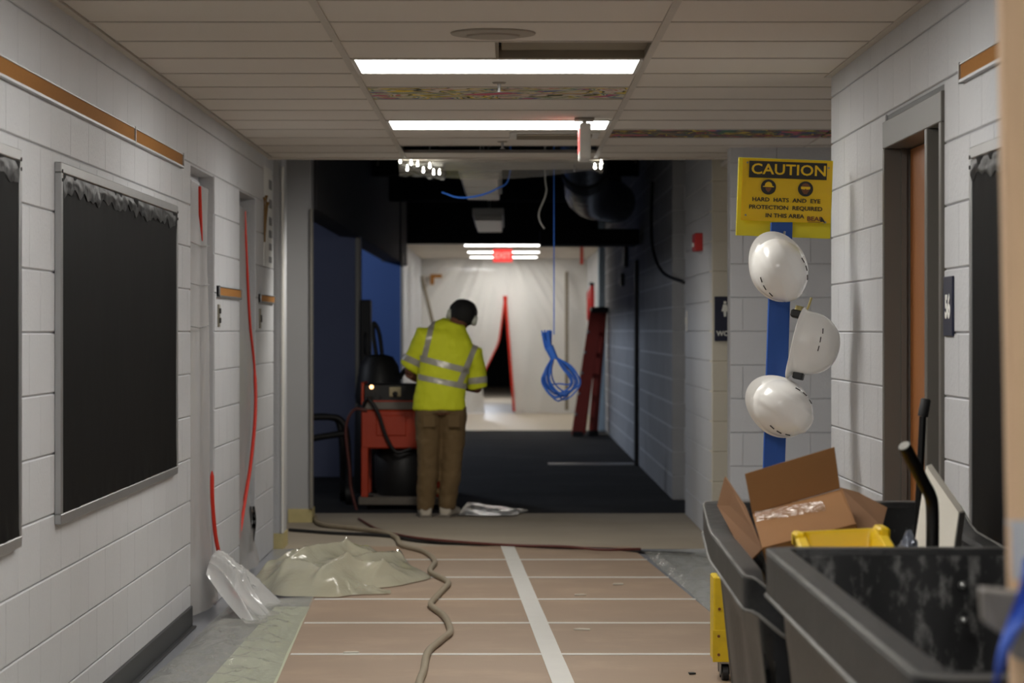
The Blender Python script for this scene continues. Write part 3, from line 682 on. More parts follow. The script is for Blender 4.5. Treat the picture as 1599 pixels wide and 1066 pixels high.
tag(MB().tube(cr([Vector((p.x, p.y, .03 if i > 1 else .012)) for i, p in enumerate(hp)], 6), .009, 8).build('red_cable', 'cable_red', smooth=60), 'thin dull red cable beside the black cable on the floor', 'cable')
for i, (x, y, l, a, lab) in enumerate(((905, 929, .07, .3, 'pale scrap on hardboard right of the centre tape'), (910, 983, .08, -.4, 'pale scrap near the right end of second hardboard row'), (548, 1019, .07, .1, 'pale scrap by left end of nearest tape line'), (965, 912, .06, .0, 'pale scrap in the third hardboard row right'), (1080, 1052, .03, .2, 'dark speck of debris near yellow cart'))):
    p = F(x, y, .008); M = Matrix.Translation(p) @ Matrix.Rotation(a, 4, 'Z')
    tag(MB().prism([M @ Vector(q) for q in ((-l/2, -.02, 0), (l/2, -.012, 0), (l*.4, .015, 0), (-l*.3, .02, 0))], (0, 0, .006)).build('paper_scrap', 'litter' if i < 4 else 'rubber'), lab, 'scrap')
# ================================================================== SIGN POST ON YELLOW ROLLING CART
cart = thing('rolling_cart', 'yellow metal rolling cart carrying the blue sign post', 'cart', (1.1, 11.2, 0))
cx0, cx1, cy0, cy1 = .842, 1.34, 10.98, 11.17
MB().box(cx0, cx1, cy0, cy1, .085, .43).build('body', 'cart_yellow', cart, bevel=.006)
MB().box(cx0-.004, cx1+.004, cy0-.006, cy0, .085, .215).build('lower_panel', 'cart_yellow', cart, bevel=.002)
for (x, z) in ((.862, .19), (.862, .115), (.865, .30)): MB().cyl((x, cy0-.004, z), (x, cy0-.012, z), .006, n=10).build('bolt', 'sign_brown', cart)
MB().prism([(.892, cy0-.002, .34), (.897, cy0-.002, .375), (.900, cy0-.002, .33), (.897, cy0-.002, .305)], (0, -.002, 0)).build('green_mark', 'green_mark', cart)
for x in (cx0+.05, cx1-.05):
    for y in (cy0+.045, cy1-.045):
        c = MB().cyl((x-.014, y, .036), (x+.014, y, .036), .036, n=20).build('caster_wheel', 'rubber', cart, smooth=40, bevel=.004)
        f = MB().box(x-.022, x-.017, y-.02, y+.02, .03, .078).box(x+.017, x+.022, y-.02, y+.02, .03, .078).box(x-.022, x+.022, y-.03, y+.03, .075, .085)
        f.build('caster_fork', 'alu', cart, bevel=.001)
post = thing('sign_post', 'blue painted wooden post carrying the caution sign and hard hats', 'post', (1.1, 11.1, .43))
YP = 11.07
lean = [P(1207, 755, YP), P(1222, 350, YP)]
pb, pt = Vector((1.083, YP, .43)), Vector((1.128, YP, 1.87))
def post_x(z): return pb.x+(pt.x-pb.x)*(z-pb.z)/(pt.z-pb.z)
pw = .044
MB().hexa([(pb.x-pw, YP, .431), (pb.x+pw, YP, .431), (pb.x+pw, YP+.038, .431), (pb.x-pw, YP+.038, .431)], [(pt.x-pw, YP, pt.z), (pt.x+pw, YP, pt.z), (pt.x+pw, YP+.038, pt.z), (pt.x-pw, YP+.038, pt.z)]).build('plank', 'post_blue', post, bevel=.002)
def hook(x, z, name='hook', length=.06, y=YP):
    return MB().tube(cr([(x, y, z), (x, y-length*.7, z-.004), (x, y-length, z+.004), (x+.002, y-length-.004, z+.02)], 4), .0045, 8)
for (px_, py_) in ((1222, 362), (1219, 590)):
    q = P(px_, py_, YP); hook(q.x, q.z-.02).build('hook', 'bolt', post, smooth=50)
q = P(1238, 492, YP); MB().tube(cr([(q.x-.005, YP+.01, q.z), (q.x+.03, YP-.0, q.z+.0), (q.x+.058, YP-.01, q.z+.025), (q.x+.075, YP-.01, q.z+.072)], 5), .005, 8).build('hook', 'suspension', post, smooth=50)
# sign
SR = R(-2.1); sc = P(1227, 308, 11.05)
MS = Matrix.Translation((sc.x, 11.055, sc.z)) @ Matrix.Rotation(-SR, 4, 'Y') @ Matrix.Rotation(R(90), 4, 'X')     # local x right, y up, z toward the viewer
sg = thing('caution_sign', 'yellow caution sign for hard hats and eye protection', 'sign', (sc.x, 11.055, sc.z))
px = 11.04/FPX
def sx(x, y): return Vector(((x-1227)*px, -(y-308)*px, 0))
MB().box(-.193, .195, -.160, .160, -.062, -.056, MS).build('backing_board', 'sign_back', sg, bevel=.0015)
def sheet_fn(u, v):
    x = -.181+.366*u; y = -.100+.252*v
    return MS @ Vector((x, y, .0085+.004*math.sin(v*9.0)*(.4+.6*u)*(1 if .02 < v < .98 else .2)+.003*abs(2*u-1)**6))
MB().grid(sheet_fn, 30, 30).build('printed_sheet', 'sign_yellow', sg, smooth=60)
ZT = .0150
def ST(x, y, z=ZT): return MS @ Matrix.Translation(sx(x, y)+Vector((0, 0, z))) 
MB().box(-.157, .160, -.034, .034, 0, .001, ST(1228, 266, .0145)).build('header_band', 'sign_black', sg)
text('caution_word', 'CAUTION', .073, ST(1230, 266, .0162) @ Matrix.Diagonal((.92, .82, 1, 1)), 'sign_yellow', sg, bold=.0012, spacing=1.02)
for k, (bx_, by_, wd) in enumerate(((1227.5, 313, 'HARD  HATS  AND  EYE'), (1227, 325, 'PROTECTION  REQUIRED'), (1226, 337.5, 'IN THIS AREA'))):
    text('wording', wd, .0302, ST(bx_, by_) @ Matrix.Diagonal((.865, .76, 1, 1)), 'sign_black', sg, bold=.0007)
for (x, y) in ((1199, 293), (1257, 294)):
    MB().cyl((0, 0, 0), (0, 0, .001), .031, n=28).build('pictogram_disc', 'sign_black', sg).data.transform(ST(x, y, .0135))
def mk(name, poly, x, y, m, z=.0150):
    MB().prism([(a*.031, b*.031, 0) for a, b in poly], (0, 0, .0008)).build(name, m, sg).data.transform(ST(x, y, z))
arc = [(.5*math.cos(a), .05+.55*math.sin(a)) for a in [math.pi*k/10 for k in range(11)]]
mk('pictogram_hat', arc+[(-.72, .02), (-.72, -.1), (.72, -.1), (.72, .02)], 1199, 292, 'sign_yellow')
mk('pictogram_face', [(-.4, -.15), (.4, -.15), (.34, -.45), (.1, -.72), (-.1, -.72), (-.34, -.45)], 1199, 292, 'sign_brown')
arc = [(.55*math.cos(a), .15+.5*math.sin(a)) for a in [math.pi*k/10 for k in range(11)]]
mk('pictogram_face', arc+[(-.5, -.3), (-.2, -.75), (.2, -.75), (.5, -.3)], 1257, 293, 'sign_brown')
mk('pictogram_goggles', [(-.62, .2), (.62, .2), (.6, -.12), (.12, -.18), (0, -.02), (-.12, -.18), (-.6, -.12)], 1257, 293, 'sign_yellow', .0162)
text('company_word', 'BEAR', .030, ST(1273.5, 340.5) @ Matrix.Diagonal((.95, .8, 1, 1)), 'sign_brown', sg, bold=.0008)
MB().box(-.030, .020, -.0012, .0012, 0, .0008, ST(1274, 345.5)).build('company_underline', 'sign_brown', sg)
MB().prism([ST(1284, 345) @ Vector(p) for p in ((-.006, 0, 0), (-.004, .022, 0), (.004, .016, 0), (.012, .004, 0), (.014, -.004, 0), (.004, .002, 0))], (0, -.001, 0)).build('company_emblem', 'sign_black', sg)
for (x, y) in ((1165, 338), (1165, 256), (1292, 260), (1290, 345)):
    MB().cyl((0, 0, -.066), (0, 0, .004), .004, n=10).build('screw', 'bolt', sg).data.transform(ST(x, y, .012))
# ================================================================== HARD HATS
def hard_hat(name, label, loc, M3, ratchet=False, lamp=False):
    """local: brim plane z=0, dome +z, front (peak) +y"""
    t = thing(name, label, 'hard hat', loc, 'white hard hats on the sign post')
    W = Matrix.Translation(loc) @ M3.to_4x4()
    n = 56; A, B, H = .110, .128, .148; rings = []
    def prof(th, s, sc=1.0):
        a, b = A*sc, B*sc
        # ridge and panel steps of the shell
        cx_, sy_ = math.cos(th), math.sin(th)
        return a*cx_*s, b*sy_*s
    # brim outer edge -> dome
    def brim(th, k):
        peak = max(0, math.sin(th))**3; rear = max(0, -math.sin(th))**4
        ext = .008+.024*peak+.006*rear
        x, y = prof(th, 1); d = Vector((math.cos(th), math.sin(th), 0))
        return Vector((x, y, 0))+d*ext*k+Vector((0, 0, -.010*k-.012*peak*k))
    ths = [2*math.pi*i/n for i in range(n)]
    rings.append([brim(th, .9)-Vector((0, 0, .004)) for th in ths]); rings.append([brim(th, 1) for th in ths]); rings.append([brim(th, .5)+Vector((0, 0, .002)) for th in ths]); rings.append([brim(th, .08)+Vector((0, 0, .006)) for th in ths])
    for k in range(1, 15):
        a = math.pi/2*k/15; s = math.cos(a)**.78; z = .008+H*math.sin(a)**1.05
        rg = []
        for th in ths:
            x, y = prof(th, s)
            # raised central band running front to back
            lift = .006*(1/(1+math.exp((abs(x)-.040)*600)))*(1 if k > 3 else k/4)
            q = Vector((x, y, z)); rg.append(q+q.normalized()*lift)
        rings.append(rg)
    rings.append([Vector((.0015*math.cos(th), .0015*math.sin(th), H+.015)) for th in ths])
    inner = []
    for k in range(0, 14, 2):
        a = math.pi/2*k/15; s = math.cos(a)**.78*.965; inner.append([Vector((A*math.cos(th)*s, B*math.sin(th)*s, .002+(H-.005)*math.sin(a)**1.05)) for th in ths])
    full = inner[::-1]+rings
    sh = MB().loft([[W @ q for q in r] for r in full], caps=True).build('shell', 'hat_white', t, smooth=38)
    for sgn in (-1, 1):
        for y_ in (-.055, -.018, .018):
            a_ = .62; s = math.cos(a_)**.78
            x_ = sgn*A*s*math.sqrt(max(0, 1-(y_/(B*s))**2)); z_ = .008+H*math.sin(a_)
            c = Vector((x_, y_, z_)); M = Matrix.Translation(c+Vector((x_, y_, z_)).normalized()*.0005)
            nrm = Vector((x_/A**2, y_/B**2, z_/H**2)).normalized(); tx = Vector((0, 1, 0)); tx = (tx-nrm*tx.dot(nrm)).normalized(); bt = nrm.cross(tx)
            MB().add([W @ (c+tx*p*.011+bt*q*.0014+nrm*r_) for r_ in (-.003, .0025) for p, q in ((-1, -1), (1, -1), (1, 1), (-1, 1))], [(0,3,2,1),(4,5,6,7),(0,1,5,4),(1,2,6,5),(2,3,7,6),(3,0,4,7)]).build('vent_slot', 'hat_slot', sh)
    band = [[W @ Vector((A*.86*math.cos(th)*s_, B*.88*math.sin(th)*s_, z_)) for th in ths] for s_, z_ in ((1, -.002), (1, .028), (.975, .028), (.975, -.002))]
    MB().loft(band+[band[0]], caps=False).build('headband', 'rubber', t, smooth=40)
    for a in (.8, 2.35):
        MB().tube(cr([W @ Vector((A*.84*math.cos(a+k), B*.86*math.sin(a+k), z_)) if abs(c_) > 0 else W @ Vector((0, 0, z_)) for k, z_, c_ in ((0, .02, 1), (0, .115, 0), (math.pi, .02, 1))], 6), .007, 6).build('crown_strap', 'suspension', t)
    if ratchet:
        MB().box(-.030, .030, -B*.86-.012, -B*.86+.02, -.060, .012, W).build('ratchet', 'rubber', t, bevel=.006)
        MB().cyl(W @ Vector((0, -B*.86-.012, -.03)), W @ Vector((0, -B*.86-.03, -.03)), .02, n=16).build('ratchet_knob', 'suspension', t)
    if lamp:
        MB().box(-.024, .024, B*.80, B*.80+.05, .004, .046, W).build('clip_block', 'rubber', t, bevel=.004)
    return t
def basis(zdir, ydir):
    z = Vector(zdir).normalized(); y = Vector(ydir); y = (y-z*y.dot(z)).normalized(); x = y.cross(z)
    return Matrix((x, y, z)).transposed()
c = P(1219, 420, 10.93); hard_hat('hard_hat', 'topmost white hard hat hanging just under the caution sign', (c.x, 10.985, c.z), basis((.10, -1, -.22), (-.42, 0, .9)))
c = P(1222, 637, 10.93); hard_hat('hard_hat', 'lowest white hard hat on the blue post above the box', (c.x, 10.985, c.z), basis((.22, -1, -.10), (-.80, 0, .55)))
c = P(1252, 533, 11.0); hard_hat('hard_hat', 'white hard hat hanging sideways off the post edge, seen in profile', (c.x-.005, 11.02, c.z), basis((1, -.28, -.22), (-.22, -.05, -1)), True, True)
# ================================================================== BLACK BINS
def rrect(x0, x1, y0, y1, r, zf, n=7, e=0.0, sub=14):
    x0 -= e; x1 += e; y0 -= e; y1 += e; r = max(.01, r+e); pts = []
    cs = [((x1-r, y1-r), 0), ((x0+r, y1-r), 90), ((x0+r, y0+r), 180), ((x1-r, y0+r), 270)]
    arcs = [[(cx_+r*math.cos(R(a+90*k/n)), cy_+r*math.sin(R(a+90*k/n))) for k in range(n+1)] for (cx_, cy_), a in cs]
    for i, a in enumerate(arcs):
        pts += a; b = arcs[(i+1) % 4][0]; p = a[-1]
        pts += [(p[0]+(b[0]-p[0])*k/sub, p[1]+(b[1]-p[1])*k/sub) for k in range(1, sub)]
    return [Vector((x, y, zf(x, y) if callable(zf) else zf)) for x, y in pts]
def big_bin(label, x0, x1, y0, y1, r, rim, bandh, bottom, seed):
    t = thing('waste_bin', label, 'bin', ((x0+x1)/2, (y0+y1)/2, 0), 'black plastic waste bins')
    lo = lambda x, y: rim(x, y)-bandh
    f = .035                                # rim overhang
    Z = lambda k: (lambda x, y: bottom+(lo(x, y)-bottom)*k)
    def ribbed(z, e, amp):
        q = rrect(x0, x1, y0, y1, r, z, e=e); out = []
        for i, p in enumerate(q):
            c_ = Vector(((x0+x1)/2, (y0+y1)/2, p.z)); s = amp if (i//3) % 2 else 0
            out.append(p+(c_-p).normalized()*s)
        return out
    outer = [rrect(x0, x1, y0, y1, r, bottom, e=-.13), ribbed(Z(.04), -.11, .0), ribbed(Z(.1), -.10, .014), ribbed(Z(.8), -.05, .014), ribbed(Z(.86), -.045, 0), rrect(x0, x1, y0, y1, r, Z(1.0), e=-f-.002)]
    ob = MB().loft(outer, caps=False); ob.add(outer[0], [list(range(len(outer[0])))]); ob.build('tub', 'bin', t, smooth=35)
    inner = [rrect(x0, x1, y0, y1, r, lambda x, y: rim(x, y)-.012, e=-.062), ribbed(Z(.85), -.075, -.012), ribbed(Z(.2), -.12, -.012), rrect(x0, x1, y0, y1, r, lambda x, y: bottom+.03, e=-.145)]
    o = MB().loft(inner, caps=False); n = len(inner[0]); o.add(inner[-1], [list(range(n))]); o.build('liner', 'bin_in', t, smooth=35)
    MB().loft([rrect(x0, x1, y0, y1, r, lo, e=-f), rrect(x0, x1, y0, y1, r, lo, e=-.002), rrect(x0, x1, y0, y1, r, lambda x, y: rim(x, y)-.008, e=0), rrect(x0, x1, y0, y1, r, lambda x, y: rim(x, y), e=-.008),
               rrect(x0, x1, y0, y1, r, lambda x, y: rim(x, y), e=-.055), rrect(x0, x1, y0, y1, r, lambda x, y: rim(x, y)-.014, e=-.063)], caps=False).build('rim', 'bin', t, smooth=25)
    for (zz, e, rad) in ((lambda x, y: rim(x, y)-.002, -.003, .0035), (lambda x, y: lo(x, y)+.001, -.001, .005)):
        q = rrect(x0, x1, y0, y1, r, zz, e=e)
        MB().tube(q+[q[0]], rad, 6, False).build('worn_edge', 'bin_edge', t, smooth=60)
    for x in (x0+.24, x1-.24):
        for y in (y0+.3, y1-.3):
            MB().cyl((x-.02, y, .062), (x+.02, y, .062), .06, n=20).build('caster_wheel', 'rubber', t, smooth=40)
            MB().box(x-.032, x-.026, y-.03, y+.03, .05, bottom).box(x+.026, x+.032, y-.03, y+.03, .05, bottom).build('caster_fork', 'alu', t)
    return t
FX0, FX1, FY0, FY1 = .592, 1.30, 3.90, 6.24
fb = big_bin('empty dusty black plastic bin in the right foreground', FX0, FX1, FY0, FY1, .07, lambda x, y: .93, .105, .14, 1)
for (x, y, ) in ((1505, 915), (1507, 970), (1268, 918)):
    p = P(x, y, 6.12); MB().ball((p.x, 6.135, p.z), .011, .012, .011).build('bolt_head', 'bolt', fb, smooth=60)
def rim2(x, y):
    k = min(1, max(0, (y-6.55)/1.4)); z = .835+.035*k+.055*max(0, (k-.8)/.2)
    if y < 6.62: z -= .075*min(1, max(0, (x-.60)/.09))
    return z
rb = big_bin('black plastic bin full of cardboard behind the empty bin', .575, 1.33, 6.5, 8.0, .085, rim2, .085, .14, 5)
# fill of the rear bin
def mound(u, v):
    x = .70+.50*u; y = 6.66+1.2*v; q = Vector((x*9, y*7, 2)); e = min(1, min(u, 1-u, v, 1-v)*8)
    return Vector((x, y, .34+.20*e+.05*noise.noise(q)*e))
tg = MB().grid(mound, 30, 40); b0 = [Vector((x_, y_, .19)) for x_, y_ in ((.76, 6.74), (1.14, 6.74), (1.14, 7.78), (.76, 7.78))]
tag(tg.build('rubbish_bag', 'trash_bag', smooth=70), 'black rubbish bag mound filling the rear bin', 'rubbish bag')
# open cardboard box lying tilted in the rear bin
bxr = thing('cardboard_box', 'open brown cardboard box with tape tilted in the rear bin', 'box', (.78, 7.2, .7))
A_, B_, C_, D_ = P(1175, 802, 7.42), P(1312, 763, 7.42), P(1334, 818, 7.16), P(1190, 855, 7.16)
nv = (B_-A_).cross(D_-A_).normalized(); nv = nv if nv.z < 0 else -nv
dep = nv*.17
def slab(name, q, m='cardboard', th=.005, par=bxr):
    q = [Vector(p) for p in q]; n_ = (q[1]-q[0]).cross(q[-1]-q[0]).normalized()*th
    return MB().prism(q, n_).build(name, m, par, bevel=.001)
slab('top_panel', [A_, B_, C_, D_]); slab('front_panel', [D_, C_, C_+dep, D_+dep]); slab('side_panel', [B_, C_, C_+dep, B_+dep]); slab('side_panel', [A_, D_, D_+dep, A_+dep]); slab('bottom_panel', [A_+dep, B_+dep, C_+dep, D_+dep])
fl1, fl2 = P(1163, 740, 7.46), P(1303, 698, 7.46)
slab('flap', [A_+Vector((0, .004, 0)), B_+Vector((0, .004, 0)), fl2, fl1], 'cardboard')
e1 = (B_-A_); e2 = (D_-A_)
MB().grid(lambda u, v: A_+e1*(.02+.75*u)+e2*(.02+.30*v+.25*u)+(-nv)*.008+Vector((0, 0, .003*noise.noise(Vector((u*20, v*9, 1))))), 40, 12).build('packing_tape', 'tape_clear', bxr, smooth=60)
pn = thing('flattened_carton', 'loose brown cardboard flap standing at left edge of rear bin', 'cardboard', (.62, 7.4, .8))
slab('sheet', [P(1134, 744, 7.75), P(1122, 790, 7.75), P(1170, 880, 7.2), P(1192, 858, 7.18), P(1165, 790, 7.5)], 'cardboard_dark', .005, pn)
pn = thing('flattened_carton', 'dark brown cardboard flap right of the open box', 'cardboard', (.96, 7.6, .8))
slab('sheet', [P(1312, 760, 7.6), P(1340, 768, 7.6), P(1386, 792, 7.5), P(1378, 822, 7.3), P(1330, 845, 7.25)], 'cardboard_dark', .006, pn)
# yellow tub
tb = thing('yellow_tub', 'bright yellow plastic tub lying inside the rear bin', 'tub', (.86, 6.8, .7))
TT = Matrix.Translation((0, 0, 0))
def tubring(e, z): return [Vector((p.x, p.y, z+.05*(p.x-.76)+.16*(p.y-7.0)*(1 if p.y < 7.0 else 0))) for p in rrect(.752, .972, 6.62, 7.04, .035, 0, e=e)]
rings = [tubring(-.03, .66), tubring(-.012, .872), tubring(.006, .872), tubring(.009, .880), tubring(.009, .900), tubring(.003, .906), tubring(-.016, .906), tubring(-.024, .895), tubring(-.045, .68)]
MB().loft(rings, caps=True).build('shell', 'yellow', tb, smooth=40)
MB().box(.743, .768, 6.95, 7.052, .870, .908).build('corner_block', 'yellow', tb, bevel=.006); MB().box(.955, .984, 6.93, 7.052, .880, .924).build('corner_block', 'yellow', tb, bevel=.006)
# pipes, board, bag
pp = thing('bent_pipe', 'thick black bent pipe sticking up from the rear bin', 'pipe', (1.05, 6.9, .7))
path = cr([P(1455, 930, 6.85), P(1456, 860, 6.85), P(1456, 800, 6.85), P(1453, 775, 6.84), P(1442, 753, 6.82), P(1412, 696, 6.76)], 6)
MB().tube(path, .0165, 14).build('pipe', 'black_pipe', pp, smooth=50)
d = (path[-1]-path[-2]).normalized(); MB().cyl(path[-1]-d*.004, path[-1]+d*.002, .0145, n=14).build('pipe_end', 'pipe_end', pp)
pp = thing('broom_handle', 'thin dark pole with grey grip standing behind the bent pipe', 'pole', (1.08, 7.6, .7))
a, b, c = P(1430, 880, 7.75), P(1441, 650, 7.75), P(1446, 622, 7.75)
MB().tube([a, b], .0105, 12).build('pole', 'black_pipe', pp, smooth=50); MB().tube([b, b+(c-b)*.93, c], [.0150, .0150, .0105], 12).build('grip', 'grip', pp, smooth=50)
bd = thing('white_board', 'white painted board offcut leaning in the rear bin', 'board', (1.1, 7.1, .7))
MB().prism([P(1446, 727, 7.55), P(1497, 800, 7.38), P(1478, 935, 7.06), P(1415, 935, 7.06)], (.022, .045, .004)).build('panel', 'white_board', bd, bevel=.001)
MB().prism([P(1497, 801, 7.38)+Vector((.001, -.001, 0)), P(1478, 935, 7.06)+Vector((.001, -.001, 0)), P(1478, 935, 7.06)+Vector((.024, .044, 0)), P(1497, 801, 7.38)+Vector((.024, .044, 0))], (.002, 0, 0)).build('edge', 'board_side', bd)
def bag_fn(u, v):
    p = P(1418, 856, 7.0); th = 2*math.pi*u; ph = math.pi*v; q = Vector((math.cos(th)*2, math.sin(th)*2, v*4)); k = 1+.25*noise.noise(q*1.6)
    return Vector((p.x+.028*k*math.sin(ph)*math.cos(th), 7.0+.04*k*math.sin(ph)*math.sin(th), p.z-.06+.10*k*(v)))
tag(MB().grid(bag_fn, 30, 20).build('plastic_bag', 'bag_clear', smooth=50), 'crinkled clear plastic bag beside the yellow tub', 'plastic bag')
# ================================================================== BLURRED FOREGROUND UPRIGHT
up = thing('wooden_upright', 'blurred tan wooden upright at the right picture edge', 'post', (.65, 3.5, 0))
Yu = 3.55
ux = lambda y: P(1566+18*y/820.0, y, Yu)
b0, t0 = ux(1066+680), ux(-420); b0.z = 0.0
MB().hexa([b0, b0+Vector((.09, 0, 0)), b0+Vector((.09, .04, 0)), b0+Vector((0, .04, 0))], [t0, t0+Vector((.09, 0, 0)), t0+Vector((.09, .04, 0)), t0+Vector((0, .04, 0))]).build('post', 'wood_post', up, bevel=.003)
z0, z1 = P(0, 905, Yu).z, P(0, 812, Yu).z
xm = ux(860).x
MB().hexa([(xm-.003, Yu-.003, z0), (xm+.093, Yu-.003, z0), (xm+.093, Yu+.043, z0), (xm-.003, Yu+.043, z0)], [(xm-.005, Yu-.003, z1), (xm+.091, Yu-.003, z1), (xm+.091, Yu+.043, z1), (xm-.005, Yu+.043, z1)]).build('tape_wrap', 'tape_silver', up, bevel=.002)
br = MB(); q0, q1 = P(1533, 918, Yu-.02), P(1580, 985, Yu-.02)
br.prism([P(1533, 920, Yu-.03), P(1640, 930, Yu-.10), P(1640, 1000, Yu-.10), P(1560, 988, Yu-.03), P(1536, 972, Yu-.03)], (.004, .05, .0)); br.build('bracket', 'bracket', up, bevel=.002)
MB().prism([P(1580, 970, Yu-.08), P(1640, 978, Yu-.08), P(1640, 1045, Yu-.08), P(1584, 1028, Yu-.08)], (0, .03, 0)).build('bracket_plate', 'bracket', up, bevel=.003)
MB().grid(lambda u, v: P(1599-52*v+(6+44*(1-v))*u+4*math.sin(v*7), 870+205*v, Yu-.115-.015*math.sin(v*9+u*4)), 8, 24).build('strap', 'strap_blue', up, smooth=60)
# ================================================================== CEILING THINGS
t = thing('ceiling_diffuser', 'round beige diffuser in the ceiling near the viewer', 'diffuser', (-.045, 10.03, CEIL))
dc = P(770, 53, 10.03)
def ringz(r, z): return [Vector((dc.x+r*math.cos(2*math.pi*k/32), 10.0+r*math.sin(2*math.pi*k/32), CEIL+z)) for k in range(32)]
MB().loft([ringz(.158, 0), ringz(.155, -.006), ringz(.11, -.012), ringz(.10, -.006)], caps=False).build('outer_ring', 'diffuser', t, smooth=40)
MB().loft([ringz(.10, -.004), ringz(.095, -.016), ringz(.03, -.020)], caps=True).build('grille', 'diffuser', t, smooth=40)
for (y_, x_, lab) in ((12.0, -.03, 'small ceiling sprinkler in front of the painted tile'), (15.75, -.02, 'small ceiling sprinkler behind the second light')):
    t = thing('sprinkler', lab, 'sprinkler', (x_, y_, CEIL))
    MB().cyl((x_, y_, CEIL), (x_, y_, CEIL-.006), .032, .026, 18).build('escutcheon', 'diffuser', t, smooth=40)
    MB().cyl((x_, y_, CEIL-.006), (x_, y_, CEIL-.04), .008, n=10).build('stem', 'alu', t); MB().cyl((x_, y_, CEIL-.04), (x_, y_, CEIL-.043), .016, n=12).build('deflector', 'alu', t)
t = thing('exit_sign', 'white hanging exit sign seen edge on below second light', 'exit sign', (.40, 14.05, CEIL))
ex = P(913, 200, 14.0).x
MB().box(ex-.028, ex+.028, 13.87, 14.22, 2.31, 2.49).build('housing', 'white_plastic', t, bevel=.006)
MB().cyl((ex, 14.05, 2.49), (ex, 14.05, CEIL), .012, n=10).build('stem', 'white_plastic', t); MB().box(ex-.05, ex+.05, 13.98, 14.12, CEIL-.012, CEIL-.001).build('canopy', 'diffuser', t)
Me = Matrix.Translation((ex-.0295, 14.045, 2.40)) @ Matrix(((0,0,-1,0),(-1,0,0,0),(0,1,0,0),(0,0,0,1)))
text('lettering', 'EXIT', .15, Me, 'exit_red', t, bold=.006)
t = thing('exit_sign', 'glowing red exit sign in front of the far lights', 'exit sign', (-.04, 40.5, 2.5))
MB().box(-.195, .100, 40.5, 40.56, 2.440, 2.642).build('housing', 'white_plastic', t, bevel=.006)
MB().box(-.190, .095, 40.492, 40.5, 2.445, 2.637).build('panel', 'exit_red', t)
text('lettering', 'EXIT', .12, Matrix.Translation((-.047, 40.49, 2.54)) @ Matrix.Rotation(R(90), 4, 'X'), 'exit_text', t, bold=.004)
MB().box(-.06, -.02, 40.51, 40.55, 2.64, CEIL+.13).build('stem', 'white_plastic', t)
# recessed grille panel behind second light
t = thing('air_grille', 'pale ceiling air grille behind the exit sign edge', 'grille', (.2, 15.6, CEIL))
MB().box(.02, .52, 15.0, 15.42, CEIL-.008, CEIL).build('frame', 'fixture_white', t, bevel=.002)
for k in range(5): MB().box(.06, .48, 15.05+.07*k, 15.09+.07*k, CEIL-.018, CEIL-.009).build('vane', 'tile_brown', t)
# loose troffer wrapped in plastic at the ceiling break
t = thing('hanging_fixture', 'unlit fixture wrapped in clear plastic hanging at the ceiling break', 'light fixture', (-.03, 17.8, 2.45))
q = [P(622, 250, 17.5), P(942, 250, 17.5), P(941, 264, 18.15), P(624, 267, 18.15)]
MB().prism(q, (0, .0, .05)).build('pan', 'off_lens', t, bevel=.004)
def wrap(u, v):
    p = (q[0]*(1-u)+q[1]*u)*(1-v)+(q[3]*(1-u)+q[2]*u)*v; e = min(u, 1-u)
    s = Vector((p.x*16, p.y*16, 0)); c_ = (1 if u < .22 or u > .95 else .12)
    return p+Vector((0, -.02, -.012-.05*math.sin(math.pi*min(1, u*1.1))*v**2-.03*c_*abs(noise.noise(s))*1.5))
MB().grid(wrap, 120, 40).build('plastic_wrap', 'film_clear', t, smooth=70)
for k, (bx_, by_) in enumerate(((625, 253), (642, 256), (636, 265), (652, 258), (661, 268), (671, 261), (677, 271), (686, 271), (939, 256), (938, 262), (929, 262))):
    p = P(bx_, by_, 17.46); MB().tube([p+Vector((0, .02, .03)), p+Vector((0, .01, .014)), p+Vector((0, 0, .008)), p, p+Vector((0, -.001, -.007))], [.003, .005, .007, .008, .003], 8).build('sparkle_dot', 'sparkle_glow', t, smooth=80)  # glowing dots added where the plastic wrap sparkles
sld = bpy.data.lights.new('fill_spot', 'SPOT'); sld.energy = 75; sld.color = (1, .96, .88); sld.spot_size = R(160); sld.spot_blend = .5; sld.shadow_soft_size = .15
sl = bpy.data.objects.new('fill_spot', sld); COL.objects.link(sl); sl.location = (-.5, 17.85, 2.36); sl.rotation_euler = (R(20), 0, 0); tag(sl, 'added unseen fill light under the hanging fixture', 'fill light')  # unseen spot added to brighten the worker, jambs and concrete
for x_ in (-.5, .45): MB().cyl((x_, 17.8, 2.47), (x_, 17.8, 3.6), .006, n=6).build('hanger_rod', 'alu', t)
# unlit strip fixtures in the plenum
def off_strip(y0, y1, n, lab, x0, x1):
    t = thing('unlit_fixture', lab, 'light fixture', ((x0+x1)/2, (y0+y1)/2, CEIL))
    MB().box(x0-.02, x1+.02, y0, y1, CEIL+.03, CEIL+.10).build('body', 'fixture_white', t, bevel=.004)
    L_ = (y1-y0)/n
    for k in range(n): MB().box(x0, x1, y0+k*L_+.04, y0+(k+1)*L_-.04, CEIL-.02, CEIL+.03).build('lens', 'off_lens', t, bevel=.008)
    for y_ in (y0+.2, y1-.2): MB().cyl(((x0+x1)/2, y_, CEIL+.1), ((x0+x1)/2, y_, 3.6), .006, n=6).build('hanger_rod', 'alu', t)
off_strip(19.4, 22.5, 3, 'nearer unlit white strip fixture hanging in the dark plenum', -.32, -.05)
off_strip(26.6, 29.9, 1, 'farther unlit white strip fixture hanging in the dark plenum', -.31, -.04)
